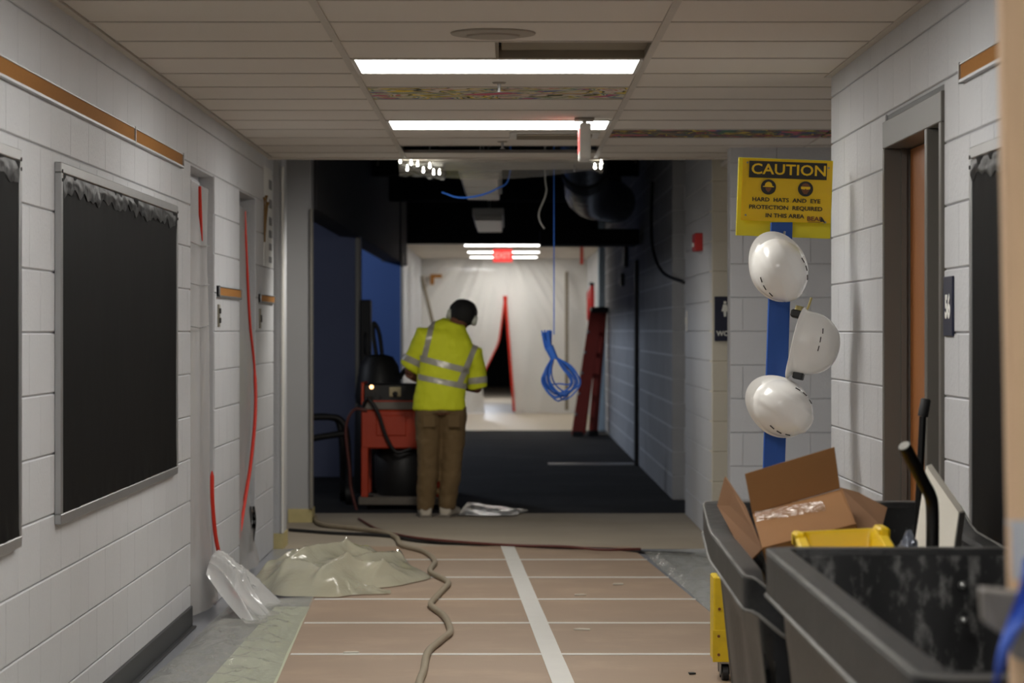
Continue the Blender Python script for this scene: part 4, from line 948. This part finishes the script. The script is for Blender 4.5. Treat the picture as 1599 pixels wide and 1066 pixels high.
# duct, hangers and cables in the plenum
t = thing('flexible_duct', 'shiny foil duct in the dark plenum at right', 'duct', (.7, 25, 2.8))
pth = cr([(.62, 22.5, 3.3), (.66, 23.5, 3.12), (.72, 24.6, 2.86), (.80, 26, 2.72), (1.1, 27, 2.70)], 10)
MB().tube(pth, [.20*(1+.06*(i % 2)) for i in range(len(pth))], 18).build('hose', 'duct', t, smooth=30)
MB().tube([p+Vector((0, 0, 0)) for p in pth[18:21]], .222, 18).build('clamp_band', 'rubber', t)
tag(MB().box(.35, 1.36, 27.6, 28.4, 2.30, 2.46).build('steel_duct', 'deck_dark', bevel=.01), 'dark rectangular duct below the foil duct', 'duct')
for i, (x_, y_) in enumerate(((-.9, 19.5), (-.55, 21.5), (.35, 20.5), (.95, 19.2))):
    tag(MB().tube([(x_, y_, 3.6), (x_+.02, y_, 2.95), (x_-.03, y_+.1, 2.62)], .012, 6).build('hanger_wire', 'deck_dark'), ('leftmost dark hanger wire in the plenum', 'dark hanger wire left of the unlit strip fixture', 'dark hanger wire right of the unlit strip fixture', 'rightmost dark hanger wire near the right wall')[i], 'wire')
for x_ in (-1.0, -.5, .1, .8):
    pass
for i, (y_, z_) in enumerate(((19.8, 3.15), (23.5, 3.1), (28.5, 3.05), (33, 3.0))):
    tag(MB().box(-1.42, 1.41, y_, y_+.12, z_, z_+.3).build('roof_joist', 'deck_dark', bevel=.01), ('first', 'second', 'third', 'last')[i]+' dark roof joist crossing the stripped plenum', 'joist', 'roof joists')
tag(MB().tube(cr([Vector((P(851, 0, 20).x, 20, 3.6)), P(851, 150, 20), P(851, 270, 20), P(853, 300, 20), P(842, 330, 20.2), P(843, 345, 20.2), P(850, 357, 20.2)], 6), .007, 6).build('dangling_wire', 'cable_white', smooth=60), 'pale wire dangling from the plenum left of blue line', 'wire')
tag(MB().tube(cr([P(690, 300, 19.0), P(715, 308, 19.0), P(745, 306, 19.0), P(775, 295, 19.0), P(795, 276, 19.0), P(797, 200, 19.0), Vector((P(797, 0, 19).x, 19.0, 3.6))], 6), .007, 6).build('blue_drooping_cable', 'cable_blue', smooth=60), 'blue cable drooping below the unlit strip fixture', 'cable')
# coil of blue cable hanging on its line
YC = 19.9
t = thing('blue_cable_coil', 'bundle of blue cable hanging from a thin blue line', 'cable coil', (P(870, 570, YC).x, YC, 1.2))
MB().tube([Vector((P(865, 240, YC).x, YC, 3.6)), P(865, 522, YC)], .0045, 6).build('line', 'cable_blue', t)
rnd = random.Random(3)
for k in range(11):
    a = rnd.uniform(-1, 1); b = rnd.uniform(-1, 1); dep_ = rnd.uniform(-.08, .08)
    bx_ = 877+10*a; lo_ = 612+14*b; wl_ = 22+4*b
    pts = [P(848+7*a+5, 518+3*b, YC+dep_*.5), P(856+4*a, 545, YC+dep_*.3), P(863+2*a, 558, YC), P(863-6+a*6, 578, YC+dep_), P(bx_-wl_+4, 598, YC+dep_), P(bx_, lo_, YC+dep_*1.3), P(bx_+wl_, 598, YC+dep_), P(bx_+9, 572, YC+dep_), P(866+2*b, 556, YC), P(858+3*b, 540, YC-dep_*.4), P(853+8*b, 517+2*a, YC-dep_*.5)]
    MB().tube(cr(pts, 5), .006, 6).build('loop', 'cable_blue', t, smooth=60)
MB().tube([P(857, 541, YC), P(866, 560, YC)], [.034, .027], 12).build('tie_wrap', 'cable_blue', t, smooth=50)
# ================================================================== FAR PLASTIC WALL WITH SLIT
YF = 46.4
fw = thing('plastic_wall', 'white plastic sheet wall with a slit zip opening at corridor end', 'plastic wall', (0, YF, 0))
def xl(y): # left edge of the slit by pixel row
    pts = [(463, 789), (535, 779), (590, 752), (646, 757)]
    for (a, b), (c, d) in zip(pts, pts[1:]):
        if y <= c: return b+(d-b)*max(0, (y-a)/(c-a))
    return 757
def xr(y): return 789+(803-789)*max(0, (y-463)/183.0)
def fold(x, y):
    a = math.atan2(x-770, y-330); return .10*noise.noise(Vector((a*5, y*.006, 2)))+.06*abs(noise.noise(Vector((a*11+y*.01, y*.008, 7))))
YT, YB = 404, 648.5
def fpt(px_, py_, edge):
    p = P(px_, py_, YF); p.z = max(0.005, p.z); p.y += fold(px_, py_)*edge; return p
NV = 60
MB().grid(lambda u, v: fpt(654+(xl(YT+(YB-YT)*v)-654)*u, YT+(YB-YT)*v, min(1, (1-u)*6+.2)), 50, NV).build('left_sheet', 'film_far', fw, smooth=60)
MB().grid(lambda u, v: fpt(xr(YT+(YB-YT)*v)+(925-xr(YT+(YB-YT)*v))*u, YT+(YB-YT)*v, min(1, u*6+.2)), 50, NV).build('right_sheet', 'film_far', fw, smooth=60)
MB().tube([P(xr(y_), y_, YF-.05) for y_ in range(462, 648, 10)], [.04]+[.024]*18, 6).build('zipper', 'zip_red', fw)
MB().tube([P(xl(y_), y_, YF-.05) for y_ in range(462, 592, 10)], [.04]+[.015]*12, 6).build('zipper', 'zip_red', fw)
MB().tube([P(885, 424, YF-.12), P(885, 640, YF-.12)], .028, 8).build('support_pole', 'tile_brown', fw)
MB().tube([P(658, 430, YF-.3), P(676, 505, YF-.3), P(700, 640, YF-.3)], .03, 8).build('support_pole', 'tile_brown', fw)
tag(MB().box(P(672, 0, 46.3).x, P(690, 0, 46.3).x, 46.2, 46.3, 2.32, 2.38).box(P(672, 0, 46.3).x, P(678, 0, 46.3).x, 46.2, 46.3, 2.20, 2.32).build('yellow_clamp', 'cork'), 'small yellow clamp high on the plastic wall', 'clamp')
tag(MB().box(1.31, 1.40, 38.3, 38.7, 0, 3.0).build('trim_5', 'pale_blue_paint', bevel=.01), 'pale blue door edge at the far right corner', 'trim', kind='structure')
t = thing('fire_extinguisher', 'red fire extinguisher on the far right wall above ladder', 'extinguisher', (1.3, 43, 1.2))
ec = P(925, 0, 43).x
MB().tube([(ec, 43, 1.55), (ec, 43, 1.60), (ec, 43, 2.02), (ec, 43, 2.08), (ec, 43, 2.14)], [.05, .09, .09, .05, .03], 14).build('cylinder', 'alarm_red', t, smooth=50); MB().box(ec-.05, ec+.05, 42.93, 43.07, 2.14, 2.18).build('handle', 'rubber', t); MB().box(ec, 1.40, 42.97, 43.03, 1.75, 1.85).build('bracket', 'alu', t)
tag(MB().box(P(906, 0, 40).x, P(911, 0, 40).x, 40, 40.1, 2.40, CEIL+.13).build('ceiling_strobe', 'exit_print'), 'small pinkish strobe under the far ceiling at right', 'strobe')
# ================================================================== RED STEP LADDER
ld = thing('step_ladder', 'closed red fibreglass step ladder leaning on the right wall', 'ladder', (1.0, 36.5, 0))
YD = 36.4
b1, t1 = F(905, 681), P(938, 480, 36.9); b1 = Vector((P(903, 680, YD).x, YD, .02)); 
def rail(b, t_, w, m='ladder_red', nm='rail'):
    b, t_ = Vector(b), Vector(t_)
    return MB().hexa([b+Vector((-w, -.012, 0)), b+Vector((w, -.012, 0)), b+Vector((w, .05, 0)), b+Vector((-w, .05, 0))], [t_+Vector((-w, -.012, 0)), t_+Vector((w, -.012, 0)), t_+Vector((w, .05, 0)), t_+Vector((-w, .05, 0))]).build(nm, m, ld, bevel=.004)
bA, tA = Vector((P(902, 0, YD).x, YD, .02)), P(931, 486, 36.75)
bB, tB = Vector((P(926, 0, YD+.3).x, YD+.3, .05)), P(941, 486, 37.0)
rail(bA, tA, .085); rail(bA+Vector((.05, .45, 0)), tA+Vector((.01, .35, 0)), .07); rail(bB, tB, .06); rail(bB+Vector((.03, .40, 0)), tB+Vector((.0, .25, 0)), .05)
for k in range(1, 6):
    p = bA+(tA-bA)*k/6.0; MB().box(p.x-.05, p.x+.06, p.y+.04, p.y+.44, p.z-.012, p.z+.012).build('step', 'alu', ld); MB().ball((p.x-.07, p.y-.02, p.z), .02, .01, .02).build('rivet', 'alu', ld)
MB().box(tA.x-.07, tB.x+.07, tA.y-.05, tB.y+.33, tA.z-.02, tA.z+.06).build('top_cap', 'rubber', ld, bevel=.01)
for p in (bA, bB): MB().box(p.x-.07, p.x+.07, p.y-.03, p.y+.08, 0, .07).build('rubber_foot', 'rubber', ld, bevel=.008)
# ================================================================== ORANGE MACHINE
mc = thing('floor_grinder', 'orange dust collector machine with control panel beside the worker', 'machine', (-.85, 21.7, 0))
YM = 21.6
def mx(x): return (x-CX)*YM/FPX
def mz(y): return CAMH-(y-CY)*YM/FPX
x0, x1 = mx(564), mx(692); y0, y1 = YM, YM+.62
for xx in (x0, x1-.055): 
    for yy in (y0, y1-.055): MB().box(xx, xx+.055, yy, yy+.055, mz(776), mz(636)).build('frame_post', 'orange_paint', mc, bevel=.006)
MB().box(x0, x1, y0-.004, y1, mz(700), mz(640)).build('hood', 'orange_paint', mc, bevel=.01)
MB().box(x0+.12, x0+.36, y0-.018, y0-.002, mz(680), mz(648)).build('hood_panel', 'orange_paint', mc, bevel=.006)
MB().box(x0+.01, x1, y0-.010, y0+.10, mz(639), mz(627)).build('label_strip', 'machine_grey', mc, bevel=.003)
MB().box(x0+.02, x1-.02, y0+.02, y1-.1, mz(627), mz(600)).build('control_box', 'machine_dark', mc, bevel=.008)
MB().box(x0, x0+.02, y0, y1, mz(632), mz(597)).build('control_rim', 'orange_paint', mc, bevel=.003); MB().box(x0, x1, y0-.006, y0+.02, mz(627), mz(625)).build('control_rim', 'orange_paint', mc)
MB().ball((mx(580), y0+.01, mz(604)), .016, .012, .016).build('pilot_lamp', 'pilot', mc, smooth=60)
MB().box(mx(608), mx(626), y0+.0, y0+.025, mz(619), mz(604)).build('outlet', 'cream_plastic', mc, bevel=.004); MB().ball((mx(617), y0, mz(615)), .022, .012, .022).build('outlet_cap', 'rubber', mc, smooth=60)
for k, x_ in enumerate((582, 594)): MB().cyl((mx(x_), y0+.02, mz(618)), (mx(x_), y0-.01, mz(618)), .014, n=12).build('knob', 'rubber', mc)
MB().box(x0-.02, x1+.02, y0-.03, y1, mz(788), mz(776)).build('base_plate', 'dusty_metal', mc, bevel=.006)
MB().tube([((x0+x1)/2, y0+.3, mz(776)), ((x0+x1)/2, y0+.3, mz(765)), ((x0+x1)/2, y0+.3, mz(715)), ((x0+x1)/2, y0+.3, mz(702))], [.20, .23, .24, .20], 24).build('drum', 'machine_dark', mc, smooth=40)
for xx in (x0+.07, x1-.07):
    for yy in (y0+.06, y1-.1): MB().cyl((xx-.025, yy, .055), (xx+.025, yy, .055), .055, n=20).build('wheel', 'rubber', mc, smooth=40)
MB().tube(cr([(x0+.02, y0-.02, mz(634)), (x0+.06, y0-.06, mz(622)), (x0+.14, y0-.07, mz(645)), (x0+.20, y0-.06, mz(680)), (x0+.28, y0-.04, mz(705)), (x0+.40, y0-.03, mz(700))], 6), .015, 10).build('hose', 'machine_dark', mc, smooth=50)
MB().tube(cr([(x0+.05, y0-.03, mz(640)), (x0-.06, y0-.04, mz(640)), (x0-.12, y0-.04, mz(670)), (x0-.09, y0-.05, mz(730)), (x0-.08, y0-.05, mz(760)), (x0-.03, y0-.06, mz(798))], 6), .012, 8).build('power_cord', 'cable_red', mc, smooth=50)
# dark equipment behind it
vac = thing('shop_vacuum', 'dark drum vacuum standing behind the orange machine', 'vacuum', (-1.0, 23.4, 0))
YV = 23.3; vx = P(592, 0, YV).x
MB().tube([(vx, YV, .03), (vx, YV, .08), (vx, YV, .72), (vx, YV, .80)], [.20, .22, .21, .18], 22).build('drum', 'machine_dark', vac, smooth=40)
MB().tube([(vx, YV, .80), (vx, YV, .86), (vx, YV, 1.12), (vx, YV, 1.20), (vx, YV, 1.22)], [.20, .21, .17, .12, .05], 22).build('motor_head', 'machine_dark', vac, smooth=40)
MB().tube(cr([(vx-.02, YV, 1.18), (vx-.05, YV, 1.40), (vx-.045, YV+.02, 1.49), (vx+.0, YV+.02, 1.40), (vx+.03, YV, 1.18)], 6), .018, 8).build('handle', 'rubber', vac, smooth=50)
MB().tube(cr([(vx+.15, YV, .98), (vx+.25, YV-.05, 1.10), (vx+.40, YV-.05, 1.08), (vx+.42, YV-.05, .9), (vx+.3, YV-.1, .6)], 6), .022, 8).build('hose', 'rubber', vac, smooth=50)
pc = thing('dark_pole_case', 'tall dark tool case beside the steel corner guard', 'case', (-1.3, 26, 0))
MB().box(-1.40, -1.30, 26.0, 26.28, 0, 1.72).build('body', 'machine_dark', pc, bevel=.01); MB().tube(cr([(-1.35, 25.99, 1.2), (-1.35, 25.95, 1.25), (-1.35, 25.95, 1.35), (-1.35, 25.99, 1.4)], 4), .01, 6).build('handle', 'rubber', pc)
ht = thing('hand_truck', 'dark tubular hand truck in the unlit left opening', 'hand truck', (-1.6, 22, 0))
YH = 22.2
MB().tube(cr([P(470, 652, YH), P(515, 651, YH), P(532, 656, YH), P(541, 675, YH), P(544, 720, YH), P(545, 745, YH), Vector((P(545, 0, YH).x, YH, .08))], 6), .028, 10).build('tube_frame', 'rubber', ht, smooth=50)
MB().tube([P(470, 688, YH), P(500, 682, YH), P(540, 676, YH)], .028, 10).build('cross_tube', 'rubber', ht, smooth=50)
MB().tube(cr([P(470, 652, YH+.5), P(515, 651, YH+.5), P(532, 670, YH+.5), Vector((P(536, 0, YH+.5).x, YH+.5, .08))], 6), .028, 10).build('tube_frame', 'rubber', ht, smooth=50)
xx = P(545, 0, YH).x
for (a, b) in ((xx, YH), (P(536, 0, YH+.5).x, YH+.5)): MB().cyl((a-.025, b, .09), (a+.025, b, .09), .09, n=20).build('wheel', 'rubber', ht, smooth=40)
# ================================================================== WORKER
WK = Vector(((690-CX)*20.7/FPX, 20.7, 0))
wk = thing('person', 'worker in yellow hi-vis shirt, tan trousers and ear muffs, seen from behind', 'person', WK)
def wp(x, y, z): return WK+Vector((x, y, z))
def ell(c, ax, ay, tilt=(0, 0), n=20, p=2.0):
    """horizontal superellipse ring about c, tilted by slopes dz/dx, dz/dy"""
    out = []
    for k in range(n):
        a = 2*math.pi*k/n; ca, sa = math.cos(a), math.sin(a)
        x = ax*math.copysign(abs(ca)**(2/p), ca); y = ay*math.copysign(abs(sa)**(2/p), sa)
        out.append(wp(c[0]+x, c[1]+y, c[2]+tilt[0]*x+tilt[1]*y))
    return out
SL = -.30                                     # shoulder line drops to the right
def limb(mb, pts, rs, n=14): mb.tube([wp(*p) for p in pts], rs, n)
# --- body (one continuous surface)
bd_ = MB()
torso = [((-.01, 0, .80), .165, .11), ((-.01, 0, .92), .16, .105), ((0, .01, 1.05), .155, .10), ((.02, .03, 1.18), .175, .11), ((.045, .06, 1.30), .175, .105), ((.065, .09, 1.40), .12, .08), ((.085, .12, 1.46), .06, .06)]
bd_.loft([ell(c, a, b, (SL*(i/6.0), .15)) for i, (c, a, b) in enumerate(torso)])
limb(bd_, [(.075, .11, 1.42), (.10, .15, 1.47), (.13, .19, 1.52)], [.062, .056, .055])
HC = wp(.152, .215, 1.535); MH = Matrix.Translation(HC) @ Matrix.Rotation(R(14), 4, 'Y') @ Matrix.Rotation(R(-26), 4, 'X')     # head frame: bowed forward, tilted right; face towards +y
bd_.ball((0, 0, .01), .084, .102, .110, 18, 14, MH); bd_.ball((0, .05, -.055), .055, .055, .06, 14, 10, MH)
bd_.ball((0, .098, -.015), .014, .022, .022, 10, 8, MH)
for s in (-1, 1): bd_.ball((s*.08, -.005, -.01), .012, .02, .032, 10, 8, MH)
LS, LE, LH = (-.135, .05, 1.365), (-.25, .10, 1.10), (-.14, .36, 1.02)
RS, RE, RH = (.238, .08, 1.225), (.275, .12, .985), (.10, .37, 1.01)
for (s_, e_, h_) in ((LS, LE, LH), (RS, RE, RH)):
    limb(bd_, [(.05, .06, 1.30), s_], [.07, .062]); limb(bd_, [s_, tuple((a+b)/2 for a, b in zip(s_, e_)), e_], [.060, .052, .043]); limb(bd_, [e_, tuple((a*.6+b*.4) for a, b in zip(e_, h_)), h_], [.042, .040, .028])
    hv = (Vector(h_)-Vector(e_)).normalized(); sd = hv.cross(Vector((0, 0, 1))).normalized()
    palm = Vector(h_)+hv*.045
    bd_.hexa(*[[wp(*(palm+hv*a*.045+sd*b*.038+Vector((0, 0, c)))) for a, b in ((-1, -1), (1, -1), (1, 1), (-1, 1))] for c in (-.013, .013)])
    for k, ln in enumerate((.070, .080, .074, .056)):
        b0_ = palm+hv*.04+sd*(-.03+.02*k); limb(bd_, [tuple(b0_), tuple(b0_+hv*ln*.45+Vector((0, 0, -.004))), tuple(b0_+hv*ln*.7+Vector((0, 0, -.028))), tuple(b0_+hv*ln*.6+Vector((0, 0, -.050)))], [.0095, .009, .0085, .0075], 8)
    ts = 1 if h_ is LH else -1
    b0_ = palm-hv*.02+sd*.036*ts; limb(bd_, [tuple(b0_), tuple(b0_+sd*.025*ts+hv*.02+Vector((0, 0, -.012))), tuple(b0_+sd*.028*ts+hv*.045+Vector((0, 0, -.03)))], [.012, .010, .0085], 8)
LEGL = [(-.095, 0, .84), (-.10, .005, .62), (-.105, .0, .45), (-.115, -.01, .28), (-.125, .0, .09)]
LEGR = [(.085, .02, .84), (.085, .03, .62), (.075, .03, .45), (.06, .02, .28), (.04, .03, .09)]
for L_ in (LEGL, LEGR): limb(bd_, L_, [.085, .075, .056, .052, .040])
FT = (((-.125, .0), (-.14, .17)), ((.04, .03), (.085, .19)))
for (a, b) in FT: limb(bd_, [(a[0], a[1]-.03, .05), (a[0]*.5+b[0]*.5, a[1]*.5+b[1]*.5, .045), (b[0], b[1], .035)], [.036, .038, .026])
link('body', fuse(bd_, .007, 3), 'skin', wk)
# --- trousers
tr = MB()
tr.loft([ell(c, a, b, (0, 0)) for c, a, b in (((-.01, .0, .80), .180, .125), ((-.01, .0, .90), .180, .122), ((-.01, .0, .97), .165, .11))])
def leg(pts, rs):
    rings = []
    for i, (p, (a, b)) in enumerate(zip(pts, rs)): rings.append(ell(p, a, b, (0, 0), 18))
    tr.loft(rings)
leg([(-.098, 0, .85), (-.105, 0, .74), (-.108, .005, .60), (-.105, .0, .46), (-.108, -.01, .32), (-.118, -.005, .18), (-.125, .0, .085), (-.127, .0, .055)], [(.105, .120), (.100, .112), (.092, .10), (.083, .088), (.080, .086), (.074, .082), (.070, .082), (.064, .078)])
leg([(.085, .01, .85), (.088, .02, .74), (.088, .03, .60), (.080, .03, .46), (.068, .02, .32), (.052, .025, .18), (.042, .03, .085), (.040, .03, .055)], [(.105, .120), (.102, .112), (.094, .10), (.084, .088), (.080, .086), (.074, .082), (.070, .082), (.064, .078)])
tme = fuse(tr, .012, 3)
for v in tme.vertices:
    q = v.co; f_ = noise.noise(Vector((q.x*9, q.y*9, q.z*16)))*.007+noise.noise(Vector((q.x*20, q.y*20, q.z*34)))*.004
    v.co = q+v.normal*f_
trs = link('trousers', tme, 'trousers', wk)
# back pockets
for x_ in (-.095, .095): MB().box(WK.x+x_-.045, WK.x+x_+.045, WK.y-.122, WK.y-.112, .69, .78).build('pocket', 'trousers', trs, bevel=.004)
# --- boots
for (a, b) in FT:
    A2, B2 = Vector((a[0], a[1], 0)), Vector((b[0], b[1], 0)); dv = (B2-A2).normalized(); ang = math.atan2(dv.y, dv.x)-math.pi/2
    MBt = Matrix.Translation(WK+A2) @ Matrix.Rotation(ang, 4, 'Z')
    rings = []
    for (yy, hw, h0, hh) in ((-.075, .030, .012, .07), (-.06, .045, .006, .105), (0, .048, .004, .115), (.06, .047, .004, .10), (.13, .053, .004, .078), (.19, .05, .006, .068), (.225, .030, .012, .045)):
        rings.append([MBt @ Vector((hw*math.copysign(abs(math.cos(th))**.7, math.cos(th)), yy, h0+(hh-h0)*(.5+.5*math.copysign(abs(math.sin(th))**.7, math.sin(th))))) for th in [2*math.pi*k/14 for k in range(14)]])
    bt = MB().loft(rings).build('boot', 'boots', wk, smooth=50)
    MB().prism([MBt @ Vector(p) for p in ((-.046, -.078, 0), (.046, -.078, 0), (.05, .05, 0), (.056, .14, 0), (.034, .232, 0), (-.034, .232, 0), (-.056, .14, 0), (-.05, .05, 0))], (0, 0, .02)).build('sole', 'dusty_metal', bt)
# --- shirt
sh = MB()
shirt_r = [((-.020, .0, .815), .205, .140), ((-.020, .0, .90), .198, .140), ((-.010, .005, 1.00), .190, .135), ((.010, .02, 1.10), .195, .135), ((.030, .04, 1.20), .212, .138), ((.045, .06, 1.29), .215, .132), ((.045, .08, 1.385), .185, .118), ((.060, .10, 1.45), .130, .095), ((.085, .12, 1.49), .085, .078)]
sh.loft([ell(c, a, b, (SL*max(0, (i-2)/6.0)*1.1, .12*i/8), 24, 2.3) for i, (c, a, b) in enumerate(shirt_r)])
limb(sh, [(.03, .06, 1.36), LS, tuple(a*.45+b*.55 for a, b in zip(LS, LE)), (-.256, .10, 1.14)], [.10, .098, .086, .082], 18)
limb(sh, [(.10, .07, 1.27), RS, tuple(a*.45+b*.55 for a, b in zip(RS, RE)), (.274, .12, .985)], [.10, .092, .080, .074], 18)
sme = fuse(sh, .011, 3)
for v in sme.vertices:
    q = v.co; f_ = noise.noise(Vector((q.x*8, q.y*8, q.z*11)))*.009+noise.noise(Vector((q.x*19, q.y*19, q.z*24)))*.004
    v.co = q+v.normal*f_
shirt = link('shirt', sme, 'hivis', wk)
def band(planes, name='reflective_band', off=.004, test=None):
    """strip of the shirt surface between pairs of planes (point, normal: keep the positive side)"""
    bm = bmesh.new(); bm.from_mesh(sme)
    for (co, no) in planes:
        bmesh.ops.bisect_plane(bm, geom=bm.verts[:]+bm.edges[:]+bm.faces[:], plane_co=wp(*co), plane_no=Vector(no), clear_inner=True)
    if test: bmesh.ops.delete(bm, geom=[f for f in bm.faces if not test(f.calc_center_median()-WK)], context='FACES')
    bm.normal_update()
    for v in bm.verts: v.co += v.normal*off
    me = bpy.data.meshes.new(name); bm.to_mesh(me); bm.free(); me.materials.clear()
    return link(name, me, 'reflective', shirt)
def slab_planes(p, n, w): 
    n = Vector(n).normalized(); p = Vector(p); return [(p-n*w/2, n), (p+n*w/2, -n)]
tors = lambda q: (-.19+.0*(q.z) < q.x < .235-.0*q.z) 
ax_n = (.22, 0, 1)
armL = lambda q: q.x < -.155 and q.z > 1.0 and q.x < -.10-.25*(1.3-q.z)
band(slab_planes((.02, 0, 1.165), (.26, 0, 1), .046), test=lambda q: -.165 < q.x < .205)
band(slab_planes((.01, 0, 1.035), (.20, 0, 1), .042), test=lambda q: -.178 < q.x < .185)
band(slab_planes((-.125, 0, 1.25), (1, 0, -.22), .042)+[((0, 0, 1.175), (.26, 0, 1))], test=lambda q: q.z > 1.16)
band(slab_planes((.185, 0, 1.14), (1, 0, -.42), .042)+[((0, 0, 1.06), (.26, 0, 1))], test=lambda q: q.x > .08)
band(slab_planes((-.235, .09, 1.20), (.45, 0, 1), .048), test=lambda q: q.x < -.165)
band(slab_planes((.27, .11, 1.045), (-.1, 0, 1), .048), test=lambda q: q.x > .205)
# --- hair, ear muffs
hr = MB(); hr.ball((0, -.012, .014), .098, .112, .116, 22, 16)
bm_ = hr.mesh('hair', smooth=180)
b2 = bmesh.new(); b2.from_mesh(bm_); bmesh.ops.bisect_plane(b2, geom=b2.verts[:]+b2.edges[:]+b2.faces[:], plane_co=(0, .04, .0), plane_no=(0, -1, .75), clear_inner=True)
bmesh.ops.bisect_plane(b2, geom=b2.verts[:]+b2.edges[:]+b2.faces[:], plane_co=(0, 0, -.078), plane_no=(0, 0, 1), clear_inner=True)
for v in b2.verts: v.co += v.normal*.004*noise.noise(v.co*60)
b2.to_mesh(bm_); b2.free(); bm_.transform(MH); link('hair', bm_, 'hair', wk)
em = None
for s in (-1, 1):
    c = MB().tube([MH @ Vector((s*.078, -.004, -.012)), MH @ Vector((s*.090, -.004, -.012)), MH @ Vector((s*.112, -.004, -.012)), MH @ Vector((s*.120, -.004, -.012))], [.036, .042, .040, .026], 18)
    c.build('ear_muff', 'muff', wk, smooth=50)
MB().tube(cr([MH @ Vector((.102, -.004, .02)), MH @ Vector((.098, -.0, .07)), MH @ Vector((.06, 0, .125)), MH @ Vector((0, 0, .140)), MH @ Vector((-.06, 0, .125)), MH @ Vector((-.098, 0, .07)), MH @ Vector((-.102, -.004, .02))], 5), .008, 6).build('muff_band', 'hair', wk, smooth=60)
